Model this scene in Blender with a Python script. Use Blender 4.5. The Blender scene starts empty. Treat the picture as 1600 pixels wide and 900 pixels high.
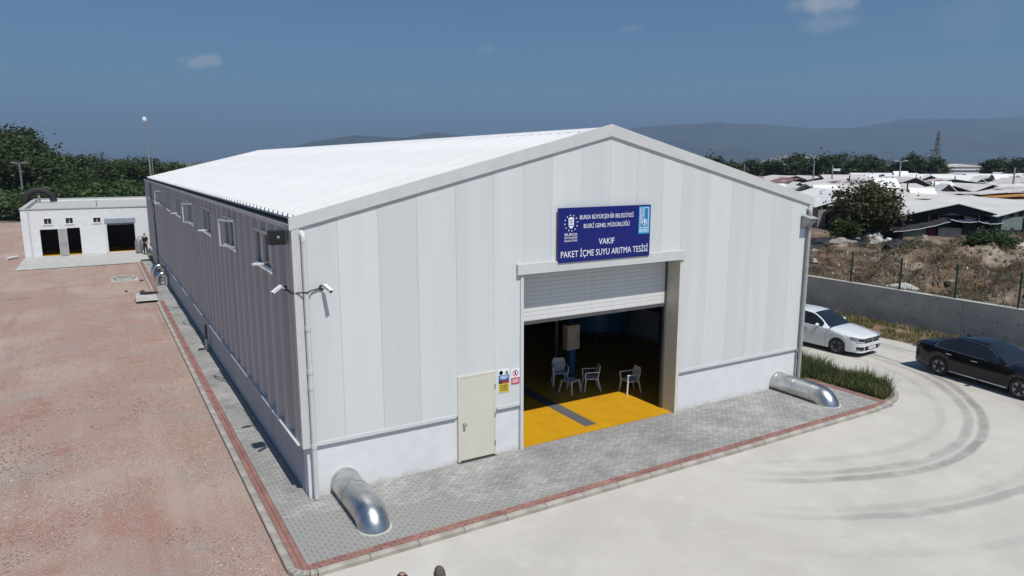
import bpy, bmesh, math, random
import numpy as np
from mathutils import Vector, Matrix
random.seed(7); rng = np.random.default_rng(7)
R = math.radians
C = bpy.context.scene.collection
scene = bpy.context.scene

# ------------------------------------------------------------------ camera
CAM = Vector((-3.533, -14.909, 7.4)); YAW = R(30.57)
FW = Vector((math.sin(YAW), math.cos(YAW), 0)); RT = Vector((math.cos(YAW), -math.sin(YAW), 0))
cd = bpy.data.cameras.new('camera'); cam = bpy.data.objects.new('camera', cd); C.objects.link(cam)
cam.location = CAM; cam.rotation_euler = (R(90 - 10.17), 0, -YAW)
cd.sensor_width = 36; cd.lens = 24.83; cd.clip_start = 0.1; cd.clip_end = 60000
scene.camera = cam
# ------------------------------------------------------------------ light
SUN_EL = R(59.5); SUN_DX = -0.012            # light travels towards +Y, a touch towards -X
w = bpy.data.worlds.new('World'); scene.world = w; w.use_nodes = True
nt = w.node_tree; N = nt.nodes; Lk = nt.links
bg = N['Background']; bg.inputs['Strength'].default_value = 0.07
sky = N.new('ShaderNodeTexSky'); sky.sky_type = 'NISHITA'; sky.sun_disc = False
sky.sun_elevation = SUN_EL; sky.sun_rotation = math.atan2(-SUN_DX, -1.0)
sky.air_density = 1.0; sky.dust_density = 0.9; sky.ozone_density = 5.0; sky.altitude = 100
hs = N.new('ShaderNodeHueSaturation'); hs.inputs['Saturation'].default_value = 1.0
tn = N.new('ShaderNodeMix'); tn.data_type = 'RGBA'; tn.blend_type = 'MULTIPLY'; tn.inputs['Factor'].default_value = 1; tn.inputs['B'].default_value = (.66,.905,1.0,1)
Lk.new(sky.outputs[0], tn.inputs['A']); Lk.new(tn.outputs['Result'], hs.inputs['Color'])
geo = N.new('ShaderNodeTexCoord')
last = hs.outputs[0]
noi = N.new('ShaderNodeTexNoise'); noi.inputs['Scale'].default_value = 22; noi.inputs['Detail'].default_value = 9; noi.inputs['Roughness'].default_value = .62
Lk.new(geo.outputs['Generated'], noi.inputs['Vector'])
def px_dir(u, v):
    p = R(10.17); f = Vector((FW.x*math.cos(p), FW.y*math.cos(p), -math.sin(p))); up = RT.cross(f)
    return (f + RT*(u-800)/1103.4 - up*(v-450)/1103.4).normalized()
def mth(op, a, b=None, clamp=False):
    m = N.new('ShaderNodeMath'); m.operation = op; m.use_clamp = clamp
    for i, x in enumerate((a, b)):
        if x is None: continue
        if isinstance(x, (int, float)): m.inputs[i].default_value = x
        else: Lk.new(x, m.inputs[i])
    return m.outputs[0]
for (u, v, sx, sy, st) in ((315, 98, .024, .012, .9), (984, 43, .017, .008, .7), (764, 75, .018, .010, .3),
                           (1288, 4, .05, .014, .6), (1296, 36, .04, .013, .4), (1540, 20, .06, .03, .10)):
    c = px_dir(u, v); r = Vector((c.y, -c.x, 0)).normalized(); up = r.cross(c)
    ds = []
    for ax, s in ((r, sx), (up, sy)):
        d = N.new('ShaderNodeVectorMath'); d.operation = 'DOT_PRODUCT'; d.inputs[1].default_value = ax
        Lk.new(geo.outputs['Generated'], d.inputs[0])
        q = mth('DIVIDE', mth('SUBTRACT', d.outputs['Value'], ax.dot(c)), s); ds.append(mth('MULTIPLY', q, q))
    fr = N.new('ShaderNodeVectorMath'); fr.operation = 'DOT_PRODUCT'; fr.inputs[1].default_value = c
    Lk.new(geo.outputs['Generated'], fr.inputs[0])
    front = mth('GREATER_THAN', fr.outputs['Value'], 0.5)
    e = mth('SUBTRACT', 1.0, mth('ADD', ds[0], ds[1]))
    e = mth('ADD', e, mth('MULTIPLY', mth('SUBTRACT', noi.outputs[0], 0.52), 4.5))
    e = mth('MULTIPLY', mth('MULTIPLY', mth('MULTIPLY', e, 0.48, True), st), front)
    mx = N.new('ShaderNodeMix'); mx.data_type = 'RGBA'
    Lk.new(e, mx.inputs['Factor']); Lk.new(last, mx.inputs['A']); mx.inputs['B'].default_value = (10.5, 10.0, 9.6, 1)
    last = mx.outputs['Result']
Lk.new(last, bg.inputs['Color'])
sd = bpy.data.lights.new('sun', 'SUN'); sd.energy = 4.6; sd.angle = R(0.53); sd.color = (1, .965, .91)
sun = bpy.data.objects.new('sun', sd); C.objects.link(sun); sun.location = (0, -60, 100)
tr = Vector((SUN_DX, 1, 0)).normalized()*math.cos(SUN_EL) - Vector((0, 0, math.sin(SUN_EL)))
sun.rotation_euler = tr.to_track_quat('-Z', 'Y').to_euler()
scene.view_settings.view_transform = 'Standard'; scene.view_settings.look = 'None'
scene.view_settings.exposure = 0.0; scene.view_settings.gamma = 1.0

# ------------------------------------------------------------------ materials
MAT = {}
def mat(name, col, rough=.6, metal=0, var=0.12, scale=6, bump=0, bscale=40, col2=None, spec=.5, island=0, coat=0, detail=5, stretch=None, rand=0):
    m = bpy.data.materials.new(name); m.use_nodes = True; t = m.node_tree; n = t.nodes; l = t.links
    b = n['Principled BSDF']; b.inputs['Roughness'].default_value = rough; b.inputs['Metallic'].default_value = metal
    b.inputs['Specular IOR Level'].default_value = spec; b.inputs['Coat Weight'].default_value = coat
    tc = n.new('ShaderNodeTexCoord'); vec = tc.outputs['Object']
    if stretch:
        mp = n.new('ShaderNodeMapping'); mp.inputs['Scale'].default_value = stretch; l.new(vec, mp.inputs['Vector']); vec = mp.outputs[0]
    no = n.new('ShaderNodeTexNoise'); no.inputs['Scale'].default_value = scale; no.inputs['Detail'].default_value = detail
    l.new(vec, no.inputs['Vector'])
    rp = n.new('ShaderNodeValToRGB'); c2 = col2 or tuple(c*(1-var*2) for c in col)
    rp.color_ramp.elements[0].position = .32; rp.color_ramp.elements[1].position = .68
    rp.color_ramp.elements[0].color = (*c2, 1); rp.color_ramp.elements[1].color = (*col, 1)
    l.new(no.outputs[0], rp.inputs[0]); out = rp.outputs[0]
    if island or rand:
        if island: g = n.new('ShaderNodeNewGeometry'); src = g.outputs['Random Per Island']; a = island
        else: g = n.new('ShaderNodeObjectInfo'); src = g.outputs['Random']; a = rand
        mr = n.new('ShaderNodeMapRange'); mr.inputs['To Min'].default_value = 1-a; mr.inputs['To Max'].default_value = 1+a*.6
        l.new(src, mr.inputs[0]); vm = n.new('ShaderNodeVectorMath'); vm.operation = 'SCALE'
        l.new(out, vm.inputs[0]); l.new(mr.outputs[0], vm.inputs['Scale']); out = vm.outputs[0]
    l.new(out, b.inputs['Base Color'])
    if bump:
        n2 = n.new('ShaderNodeTexNoise'); n2.inputs['Scale'].default_value = bscale; n2.inputs['Detail'].default_value = 6
        l.new(vec, n2.inputs['Vector']); bp = n.new('ShaderNodeBump'); bp.inputs['Strength'].default_value = bump
        bp.inputs['Distance'].default_value = .02; l.new(n2.outputs[0], bp.inputs['Height']); l.new(bp.outputs[0], b.inputs['Normal'])
    MAT[name] = m; return m
def splash(name, c, top):
    n = MAT[name].node_tree.nodes; l = MAT[name].node_tree.links; b = n['Principled BSDF']; src = b.inputs['Base Color'].links[0].from_socket
    tc = n.new('ShaderNodeTexCoord'); sx = n.new('ShaderNodeSeparateXYZ'); l.new(tc.outputs['Object'], sx.inputs[0]); no = n.new('ShaderNodeTexNoise'); no.inputs['Scale'].default_value = 5; no.inputs['Detail'].default_value = 8; l.new(tc.outputs['Object'], no.inputs['Vector'])
    a = n.new('ShaderNodeMath'); a.operation = 'MULTIPLY_ADD'; a.inputs[1].default_value = top*2; l.new(no.outputs[0], a.inputs[0]); a.inputs[2].default_value = -top*.55
    q = n.new('ShaderNodeMath'); q.operation = 'SUBTRACT'; l.new(a.outputs[0], q.inputs[0]); l.new(sx.outputs[2], q.inputs[1])
    mr = n.new('ShaderNodeMapRange'); mr.inputs['From Min'].default_value = 0; mr.inputs['From Max'].default_value = top; mr.inputs['To Max'].default_value = .6; l.new(q.outputs[0], mr.inputs[0])
    mx = n.new('ShaderNodeMix'); mx.data_type = 'RGBA'; l.new(mr.outputs[0], mx.inputs['Factor']); l.new(src, mx.inputs['A']); mx.inputs['B'].default_value = (*c,1); l.new(mx.outputs['Result'], b.inputs['Base Color'])
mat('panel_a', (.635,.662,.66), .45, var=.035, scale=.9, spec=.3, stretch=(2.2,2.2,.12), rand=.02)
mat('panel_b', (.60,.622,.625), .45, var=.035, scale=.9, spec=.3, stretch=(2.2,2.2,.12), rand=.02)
mat('panel_shaded', (.47,.462,.462), .5, var=.04, scale=.7, spec=.3, stretch=(3,3,.3), rand=.06)  # darker copy of the front panels, side wall's shade put into the colour
mat('trim', (.60,.615,.62), .45, var=.03, scale=2, spec=.3)
mat('trim_warm', (.575,.585,.575), .45, var=.04, scale=3, spec=.3)
mat('roof_white', (.77,.77,.765), .5, var=.04, scale=.6, spec=.3, rand=.02)
mat('plaster', (.69,.70,.715), .85, var=.04, scale=2.5, bump=.12, bscale=60)
splash('plaster', (.36,.32,.26), .22)
mat('plinth_shaded', (.42,.43,.45), .85, var=.05, scale=1.5, bump=.12, bscale=60)  # white plaster darkened to grey, shade of the side wall painted in
mat('black', (.012,.012,.013), .6)
mat('rubber', (.018,.018,.019), .75)
mat('pipe_white', (.60,.60,.59), .4, var=.04)
mat('pipe_grey', (.36,.36,.35), .45, var=.06)
mat('alu', (.66,.66,.65), .32, 1, var=.14, scale=4, bump=.16, bscale=11)
mat('chrome', (.7,.7,.7), .16, 1, var=.04)
mat('shutter', (.66,.66,.65), .45, var=.04, scale=9, bump=.12, bscale=90)
mat('shutter_blue', (.30,.34,.40), .5)
mat('cream', (.62,.60,.51), .5, var=.03, scale=4)
mat('yellow_floor', (.60,.325,.010), .42, var=.05, scale=2.2, col2=(.53,.27,.010))
mat('drain', (.18,.18,.19), .5, .3, scale=30)
mat('dark_inner', (.09,.09,.095), .85)  # dark colour stands in for deep shade indoors
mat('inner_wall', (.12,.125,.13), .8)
mat('blue_steel', (.05,.19,.40), .4)
mat('blue_post', (.03,.14,.34), .4)
mat('cabinet', (.52,.50,.44), .5)
mat('red_paint', (.42,.02,.03), .45)
mat('sign_blue', (.004,.010,.155), .4, var=.06, scale=2)
mat('sign_white', (.78,.80,.84), .5, var=0)
mat('sign_cyan', (.05,.36,.62), .45, var=.03)
mat('sign_sky', (.02,.20,.45), .45, var=.03)
mat('sign_teal', (.02,.22,.25), .5); mat('sign_yellow', (.66,.50,.02), .5); mat('sign_red', (.55,.03,.06), .5); mat('sign_mid', (.03,.16,.48), .5); mat('sign_green', (.05,.18,.06), .5); mat('sign_dark', (.02,.02,.03), .5)
mat('plastic_white', (.68,.70,.74), .45, var=.02)
mat('paver', (.36,.35,.335), .9, scale=.8, col2=(.245,.243,.236), island=.17, bump=.3, bscale=120)
mat('paver_red', (.315,.165,.142), .9, scale=1.4, col2=(.24,.115,.095), island=.18, bump=.3, bscale=120)
mat('kerb', (.42,.39,.345), .9, scale=2.2, col2=(.25,.22,.195), bump=.3, bscale=70, rand=.08)
mat('sand', (.30,.293,.278), .95, scale=8, bump=.3)
mat('wall_concrete', (.52,.49,.43), .9, scale=.9, col2=(.40,.378,.335), bump=.25, bscale=30, stretch=(1,1,1.6))
mat('slab', (.47,.47,.44), .9, scale=2, col2=(.39,.38,.36), bump=.2)
mat('green_post', (.012,.05,.032), .5)
mat('wire', (.05,.09,.07), .5, .3)
mat('galv', (.36,.37,.38), .45, .6)
mat('dark_steel', (.12,.12,.125), .5, .4)
mat('pylon_steel', (.17,.15,.15), .6)
mat('glass_dark', (.012,.016,.02), .06, spec=.8, var=0)
mat('glass_win', (.06,.085,.11), .08, spec=.8, var=0)
mat('car_white', (.66,.68,.70), .28, coat=.8, var=0)
mat('car_black', (.004,.004,.005), .13, spec=.45, var=0)
mat('car_gap', (.01,.01,.01), .7)
mat('lamp_glass', (.30,.31,.33), .1, spec=.8, var=0)
mat('tail_red', (.08,.004,.006), .15, coat=.5)
mat('rim', (.50,.50,.51), .4, .3)
mat('rim_dark', (.26,.26,.27), .4, .3)
mat('plate', (.62,.63,.66), .5)
mat('bark', (.10,.075,.055), .95, bump=.5, bscale=20)
mat('skin_a', (.42,.25,.18), .6, var=.05); mat('skin_b', (.40,.22,.16), .6, var=.05)
mat('hair_grey', (.13,.105,.095), .8, scale=40, col2=(.07,.06,.055), bump=.5, bscale=200)
mat('hair_dark', (.035,.025,.022), .8, scale=40, bump=.5, bscale=200)
mat('cloth_white', (.72,.74,.76), .9, var=.03); mat('cloth_navy', (.02,.025,.05), .9); mat('cloth_black', (.012,.012,.014), .9); mat('cloth_blue', (.09,.16,.30), .9)
mat('shoe', (.02,.016,.014), .5)
mat('tarp_blue', (.03,.05,.11), .6, scale=4, bump=.4, bscale=8)
mat('tarp_black', (.018,.018,.02), .7, scale=4, bump=.4, bscale=8)
mat('barrel_blue', (.015,.025,.20), .45)
mat('sack', (.50,.47,.42), .9, bump=.4, bscale=12)
mat('shack_dark', (.022,.021,.024), .85, scale=5)
mat('shack_brick', (.30,.27,.24), .9, scale=5)
mat('shack_pale', (.42,.40,.38), .85, scale=2, col2=(.27,.25,.24))
mat('shack_red', (.11,.02,.03), .8)
mat('shack_blue', (.06,.08,.13), .8)
mat('shack_green', (.20,.25,.24), .8, scale=5)
for i, (c, c2) in enumerate((((.70,.69,.66), (.58,.57,.54)), ((.66,.62,.60), (.48,.45,.43)), ((.74,.74,.73), (.64,.64,.63)), ((.46,.44,.42), (.32,.30,.29)), ((.32,.16,.14), (.22,.12,.11)), ((.62,.58,.555), (.48,.43,.41)))):
    mat('tin%d' % i, c, .55, scale=.9, col2=c2, stretch=(1, .3, 1), bump=.2, bscale=10)
mat('tin_orange', (.45,.22,.05), .7)

def leaf(name, c, c2, tr=.25, rand=.25):
    m = mat(name, c, .6, scale=.9, col2=c2, spec=.25, island=0, rand=rand); n = m.node_tree.nodes; l = m.node_tree.links
    b = n['Principled BSDF']; src = b.inputs['Base Color'].links[0].from_socket
    g = n.new('ShaderNodeNewGeometry'); mr = n.new('ShaderNodeMapRange'); mr.inputs['To Min'].default_value = .6; mr.inputs['To Max'].default_value = 1.35
    l.new(g.outputs['Random Per Island'], mr.inputs[0]); vm = n.new('ShaderNodeVectorMath'); vm.operation = 'SCALE'
    l.new(src, vm.inputs[0]); l.new(mr.outputs[0], vm.inputs['Scale']); l.new(vm.outputs[0], b.inputs['Base Color'])
    t = n.new('ShaderNodeBsdfTranslucent'); l.new(vm.outputs[0], t.inputs[0]); ms = n.new('ShaderNodeMixShader'); ms.inputs[0].default_value = tr
    l.new(b.outputs[0], ms.inputs[1]); l.new(t.outputs[0], ms.inputs[2]); l.new(ms.outputs[0], n['Material Output'].inputs[0]); return m
leaf('leaf_dark', (.075,.105,.034), (.042,.064,.022)); leaf('leaf_mid', (.105,.155,.05), (.065,.10,.034)); leaf('leaf_far', (.066,.098,.045), (.042,.065,.03))
leaf('leaf_olive', (.105,.098,.045), (.05,.058,.026)); leaf('leaf_bush', (.06,.10,.035), (.04,.07,.024))
leaf('grass_green', (.125,.15,.055), (.08,.105,.038), rand=0); leaf('grass_dry', (.44,.34,.18), (.30,.23,.11), rand=0); leaf('scrub', (.22,.155,.10), (.10,.078,.05), rand=0)

def ground_mat(name, layers, rough=.95, bump=.4, bscale=30, tracks=None):
    """layers: (colour, noise scale, lo, hi) each mixed over the one before by its own noise"""
    m = bpy.data.materials.new(name); m.use_nodes = True; t = m.node_tree; n = t.nodes; l = t.links
    b = n['Principled BSDF']; b.inputs['Roughness'].default_value = rough; b.inputs['Specular IOR Level'].default_value = .25
    tc = n.new('ShaderNodeTexCoord'); out = None
    for k, (c, s, lo, hi, amt, *sx_) in enumerate(layers):
        if out is None:
            rgb = n.new('ShaderNodeRGB'); rgb.outputs[0].default_value = (*c, 1); out = rgb.outputs[0]; continue
        mp = n.new('ShaderNodeMapping'); mp.inputs['Location'].default_value = (k*7.3, k*3.1, 0); mp.inputs['Scale'].default_value = (1, sx_[0] if sx_ else 1, 1); l.new(tc.outputs['Object'], mp.inputs[0])
        no = n.new('ShaderNodeTexNoise'); no.inputs['Scale'].default_value = s; no.inputs['Detail'].default_value = 6; no.inputs['Roughness'].default_value = .62
        l.new(mp.outputs[0], no.inputs['Vector'])
        mr = n.new('ShaderNodeMapRange'); mr.inputs['From Min'].default_value = lo; mr.inputs['From Max'].default_value = hi; mr.inputs['To Max'].default_value = amt
        l.new(no.outputs[0], mr.inputs[0]); mx = n.new('ShaderNodeMix'); mx.data_type = 'RGBA'
        l.new(mr.outputs[0], mx.inputs['Factor']); l.new(out, mx.inputs['A']); mx.inputs['B'].default_value = (*c, 1); out = mx.outputs['Result']
    if tracks:
        no = n.new('ShaderNodeTexNoise'); no.inputs['Scale'].default_value = 1.1; no.inputs['Detail'].default_value = 8; no.inputs['Roughness'].default_value = .7; l.new(tc.outputs['Object'], no.inputs['Vector'])
        lo = n.new('ShaderNodeTexNoise'); lo.inputs['Scale'].default_value = .22; lo.inputs['Detail'].default_value = 2; l.new(tc.outputs['Object'], lo.inputs['Vector'])
        for (cx, cy, r, wd, amt, lo_ang, hi_ang) in tracks:
            def M(op, a, bb=None, cl=False):
                q = n.new('ShaderNodeMath'); q.operation = op; q.use_clamp = cl
                for i, x in enumerate((a, bb)):
                    if x is None: continue
                    if isinstance(x, (int, float)): q.inputs[i].default_value = x
                    else: l.new(x, q.inputs[i])
                return q.outputs[0]
            sx = n.new('ShaderNodeSeparateXYZ'); l.new(tc.outputs['Object'], sx.inputs[0])
            dx = M('SUBTRACT', sx.outputs[0], cx); dy = M('SUBTRACT', sx.outputs[1], cy)
            d = M('SQRT', M('ADD', M('MULTIPLY', dx, dx), M('MULTIPLY', dy, dy)))
            d = M('ADD', d, M('ADD', M('MULTIPLY', M('SUBTRACT', no.outputs[0], .5), .22), M('MULTIPLY', M('SUBTRACT', lo.outputs[0], .5), .35)))
            f = M('SUBTRACT', 1.0, M('DIVIDE', M('ABSOLUTE', M('SUBTRACT', d, r)), wd), True)
            f = M('MULTIPLY', f, 1.8, True)
            a = M('ARCTAN2', dy, dx)
            g1 = M('MULTIPLY', M('SUBTRACT', a, lo_ang), 2.5, True); g2 = M('MULTIPLY', M('SUBTRACT', hi_ang, a), 2.5, True)
            f = M('MULTIPLY', M('MULTIPLY', f, M('MULTIPLY', g1, g2)), M('MULTIPLY', M('MULTIPLY', M('SUBTRACT', no.outputs[0], .2), 2.6, True), amt))
            mx = n.new('ShaderNodeMix'); mx.data_type = 'RGBA'; l.new(f, mx.inputs['Factor']); l.new(out, mx.inputs['A']); mx.inputs['B'].default_value = (.15,.147,.14,1); out = mx.outputs['Result']
    l.new(out, b.inputs['Base Color'])
    n2 = n.new('ShaderNodeTexNoise'); n2.inputs['Scale'].default_value = bscale; n2.inputs['Detail'].default_value = 6; l.new(tc.outputs['Object'], n2.inputs['Vector'])
    bp = n.new('ShaderNodeBump'); bp.inputs['Strength'].default_value = bump; bp.inputs['Distance'].default_value = .03
    l.new(n2.outputs[0], bp.inputs['Height']); l.new(bp.outputs[0], b.inputs['Normal']); MAT[name] = m; return m
ground_mat('gravel', [((.345,.230,.188),0,0,0,0), ((.41,.315,.255),.16,.47,.58,.85), ((.33,.155,.12),.2,.56,.68,.75), ((.30,.27,.25),.45,.52,.66,.6), ((.50,.44,.395),26,.52,.66,.85), ((.14,.10,.082),34,.54,.68,.85), ((.46,.385,.32),.8,.6,.72,.6), ((.30,.12,.085),.45,.61,.72,.75), ((.42,.35,.31),6,.55,.75,.4), ((.45,.375,.315),1.1,.54,.68,.34,.08), ((.25,.155,.125),1.4,.56,.68,.42,.06)], bump=1.0, bscale=26)
tk = []
for r, a in ((8.0,.75),(7.62,.5),(9.75,.5),(9.4,.25),(6.9,.2),(11.2,.18)): tk.append((14.5, 2.0, r, .18, a*.85, -2.35, .6))
ground_mat('concrete', [((.50,.475,.435),0,0,0,0), ((.42,.40,.37),.3,.45,.65,.7), ((.55,.53,.49),1.1,.5,.7,.6), ((.40,.365,.32),.12,.5,.7,.5), ((.37,.345,.31),9,.6,.8,.35), ((.33,.315,.29),.55,.62,.74,.45), ((.60,.58,.54),2.5,.62,.75,.5)], bump=.15, bscale=25, tracks=tk, rough=.88)
ground_mat('field', [((.16,.14,.09),0,0,0,0), ((.09,.10,.045),.03,.42,.6,.9), ((.22,.19,.13),.012,.5,.65,.7), ((.06,.075,.03),.4,.5,.7,.7)], bump=.5, bscale=3)
ground_mat('rough_soil', [((.18,.13,.095),0,0,0,0), ((.34,.29,.235),.32,.5,.62,.8), ((.10,.08,.06),1.3,.46,.62,.85), ((.27,.155,.085),.35,.55,.68,.7), ((.44,.41,.37),2.2,.62,.72,.6), ((.10,.085,.065),6,.5,.7,.6)], bump=1, bscale=5)
ground_mat('mountain', [((.055,.075,.05),0,0,0,0), ((.035,.05,.035),.0016,.42,.6,.9), ((.13,.12,.09),.004,.58,.7,.5)], bump=0)
ground_mat('pale_hill', [((.30,.26,.21),0,0,0,0), ((.12,.13,.08),.01,.45,.6,.8)], bump=0)

# ------------------------------------------------------------------ mesh helpers
class MB:
    def __init__(s): s.v = []; s.f = []
    def add(s, vs, fs):
        o = len(s.v); s.v += [tuple(p) for p in vs]; s.f += [tuple(i+o for i in f) for f in fs]; return s
    def box(s, x0, x1, y0, y1, z0, z1):
        return s.add([(x0,y0,z0),(x1,y0,z0),(x1,y1,z0),(x0,y1,z0),(x0,y0,z1),(x1,y0,z1),(x1,y1,z1),(x0,y1,z1)],
                     [(0,3,2,1),(4,5,6,7),(0,1,5,4),(1,2,6,5),(2,3,7,6),(3,0,4,7)])
    def prism(s, poly, a, b, axis='y'):
        """poly in the plane normal to axis, extruded a..b"""
        n = len(poly)
        def P(p, t): return {'y': (p[0], t, p[1]), 'x': (t, p[0], p[1]), 'z': (p[0], p[1], t)}[axis]
        vs = [P(p, a) for p in poly] + [P(p, b) for p in poly]
        fs = [tuple(range(n)), tuple(range(2*n-1, n-1, -1))] + [(i, i+n, (i+1) % n+n, (i+1) % n) for i in range(n)]
        return s.add(vs, fs)
    def tube(s, pts, rad, seg=8, cap=True):
        pts = [Vector(p) for p in pts]; n = len(pts)
        rads = rad if isinstance(rad, (list, tuple)) else [rad]*n
        vs = []; up = None
        for i, p in enumerate(pts):
            d = (pts[min(i+1, n-1)] - pts[max(i-1, 0)]).normalized()
            if up is None: up = d.orthogonal().normalized()
            else: up = (up - d*up.dot(d)).normalized()
            q = d.cross(up)
            vs += [p + (up*math.cos(2*math.pi*k/seg) + q*math.sin(2*math.pi*k/seg))*rads[i] for k in range(seg)]
        fs = [(i*seg+k, i*seg+(k+1) % seg, (i+1)*seg+(k+1) % seg, (i+1)*seg+k) for i in range(n-1) for k in range(seg)]
        if cap: fs += [tuple(reversed(range(seg))), tuple(range((n-1)*seg, n*seg))]
        return s.add(vs, fs)
    def bar(s, a, b, wd, dp=None):
        """square bar from a to b"""
        a = Vector(a); b = Vector(b); d = (b-a).normalized(); u = Vector((0,0,1)) if abs(d.z) < .9 else Vector((0,1,0))
        x = d.cross(u).normalized(); y = x.cross(d); dp = dp or wd
        vs = [p + x*i*wd/2 + y*j*dp/2 for p in (a, b) for i, j in ((-1,-1),(1,-1),(1,1),(-1,1))]
        return s.add(vs, [(0,3,2,1),(4,5,6,7),(0,1,5,4),(1,2,6,5),(2,3,7,6),(3,0,4,7)])
    def lathe(s, prof, c=(0,0,0), axis='z', seg=20):
        vs = []
        for (r, h) in prof:
            for k in range(seg):
                a = 2*math.pi*k/seg; x, y = r*math.cos(a), r*math.sin(a)
                p = {'z': (x,y,h), 'x': (h,x,y), 'y': (y,h,x)}[axis]; vs.append((p[0]+c[0], p[1]+c[1], p[2]+c[2]))
        n = len(prof); fs = [(i*seg+k, i*seg+(k+1) % seg, (i+1)*seg+(k+1) % seg, (i+1)*seg+k) for i in range(n-1) for k in range(seg)]
        if prof[0][0] > 1e-6: fs.append(tuple(reversed(range(seg))))
        if prof[-1][0] > 1e-6: fs.append(tuple(range((n-1)*seg, n*seg)))
        return s.add(vs, fs)
    def mesh(s, name, m, smooth=None):
        me = bpy.data.meshes.new(name); me.from_pydata(s.v, [], s.f); me.materials.append(MAT[m] if isinstance(m, str) else m)
        bm = bmesh.new(); bm.from_mesh(me); bmesh.ops.recalc_face_normals(bm, faces=bm.faces); bm.to_mesh(me); bm.free()
        if smooth is not None:
            me.shade_smooth(); me.set_sharp_from_angle(angle=R(smooth))
        return me
    def build(s, name, m, parent=None, smooth=None, loc=None):
        return link(name, s.mesh(name, m, smooth), parent, loc)
def link(name, me, parent=None, loc=None, rot=None):
    o = bpy.data.objects.new(name, me); C.objects.link(o); o.parent = parent
    if loc is not None: o.location = loc
    if rot is not None: o.rotation_euler = rot
    return o
def tag(o, label=None, cat=None, group=None, kind=None):
    for k, v in (('label', label), ('category', cat), ('group', group), ('kind', kind)):
        if v: o[k] = v
    return o
def thing(name, label, cat, loc=(0,0,0), rz=0, group=None):
    o = bpy.data.objects.new(name, None); C.objects.link(o); o.location = loc; o.rotation_euler = (0,0,rz); o.empty_display_size = .2
    return tag(o, label, cat, group)
def copy_tree(o, parent=None):
    c = o.copy(); C.objects.link(c); c.parent = parent
    for ch in [x for x in bpy.data.objects if x.parent == o]: copy_tree(ch, c)
    return c
def box(name, m, x0, x1, y0, y1, z0, z1, parent=None): return MB().box(x0,x1,y0,y1,z0,z1).build(name, m, parent)
def np_mesh(name, verts, quads, m):
    me = bpy.data.meshes.new(name); verts = np.asarray(verts, np.float32); quads = np.asarray(quads, np.int32)
    k = quads.shape[1]; me.vertices.add(len(verts)); me.vertices.foreach_set('co', verts.ravel())
    me.loops.add(quads.size); me.loops.foreach_set('vertex_index', quads.ravel())
    me.polygons.add(len(quads)); me.polygons.foreach_set('loop_start', np.arange(0, quads.size, k, dtype=np.int32))
    me.update(calc_edges=True); me.validate(); me.materials.append(MAT[m] if isinstance(m, str) else m); return me
def wall_cells(mb, us, zs, holes, t0, t1, axis='y'):
    """wall in the u-z plane, thickness t0..t1, rectangular holes (u0,u1,z0,z1)"""
    us = sorted(set(us) | {h[0] for h in holes} | {h[1] for h in holes}); zs = sorted(set(zs) | {h[2] for h in holes} | {h[3] for h in holes})
    nu, nz = len(us)-1, len(zs)-1
    def solid(i, j):
        if i < 0 or j < 0 or i >= nu or j >= nz: return False
        cu, cz = (us[i]+us[i+1])/2, (zs[j]+zs[j+1])/2
        return not any(h[0] < cu < h[1] and h[2] < cz < h[3] for h in holes)
    def P(u, t, z): return (u, t, z) if axis == 'y' else (t, u, z)
    for i in range(nu):
        for j in range(nz):
            if not solid(i, j): continue
            a, b, c, d = us[i], us[i+1], zs[j], zs[j+1]
            for t in (t0, t1): mb.add([P(a,t,c),P(b,t,c),P(b,t,d),P(a,t,d)], [(0,1,2,3)])
            if not solid(i-1,j): mb.add([P(a,t0,c),P(a,t1,c),P(a,t1,d),P(a,t0,d)], [(0,1,2,3)])
            if not solid(i+1,j): mb.add([P(b,t0,c),P(b,t1,c),P(b,t1,d),P(b,t0,d)], [(0,1,2,3)])
            if not solid(i,j-1): mb.add([P(a,t0,c),P(b,t0,c),P(b,t1,c),P(a,t1,c)], [(0,1,2,3)])
            if not solid(i,j+1): mb.add([P(a,t0,d),P(b,t0,d),P(b,t1,d),P(a,t1,d)], [(0,1,2,3)])
    return mb
def at(u, depth, z):            # a place seen in picture column u at a given distance ahead
    p = CAM + FW*depth + RT*((u-800)/1103.4*depth*1.0); return Vector((p.x, p.y, z))
def font_mesh(body, size, m, name='lettering', sx=1.0):
    cu = bpy.data.curves.new(name, 'FONT'); cu.body = body; cu.size = size; cu.align_x = 'CENTER'; cu.align_y = 'CENTER'; cu.extrude = .002; cu.offset = 0.0; cu.resolution_u = 3
    ob = bpy.data.objects.new(name, cu); C.objects.link(ob); bpy.context.view_layer.update()
    me = bpy.data.meshes.new_from_object(ob.evaluated_get(bpy.context.evaluated_depsgraph_get()))
    bpy.data.objects.remove(ob); me.materials.clear(); me.materials.append(MAT[m]); me.name = name
    xs = [v.co.x for v in me.vertices]; return me, max(xs)-min(xs)

# ------------------------------------------------------------------ setting: ground
G = -0.10                                   # level of yard and road; the pavement round the hall is at 0
def sheet(name, poly, z, m):
    me = bpy.data.meshes.new(name); me.from_pydata([(x, y, z) for x, y in poly], [], [tuple(range(len(poly)))]); me.materials.append(MAT[m])
    return tag(link(name, me), kind='structure')
sheet('ground', [(9000*math.cos(2*math.pi*k/64), 9000*math.sin(2*math.pi*k/64)) for k in range(64)], G-.02, 'field')
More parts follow.
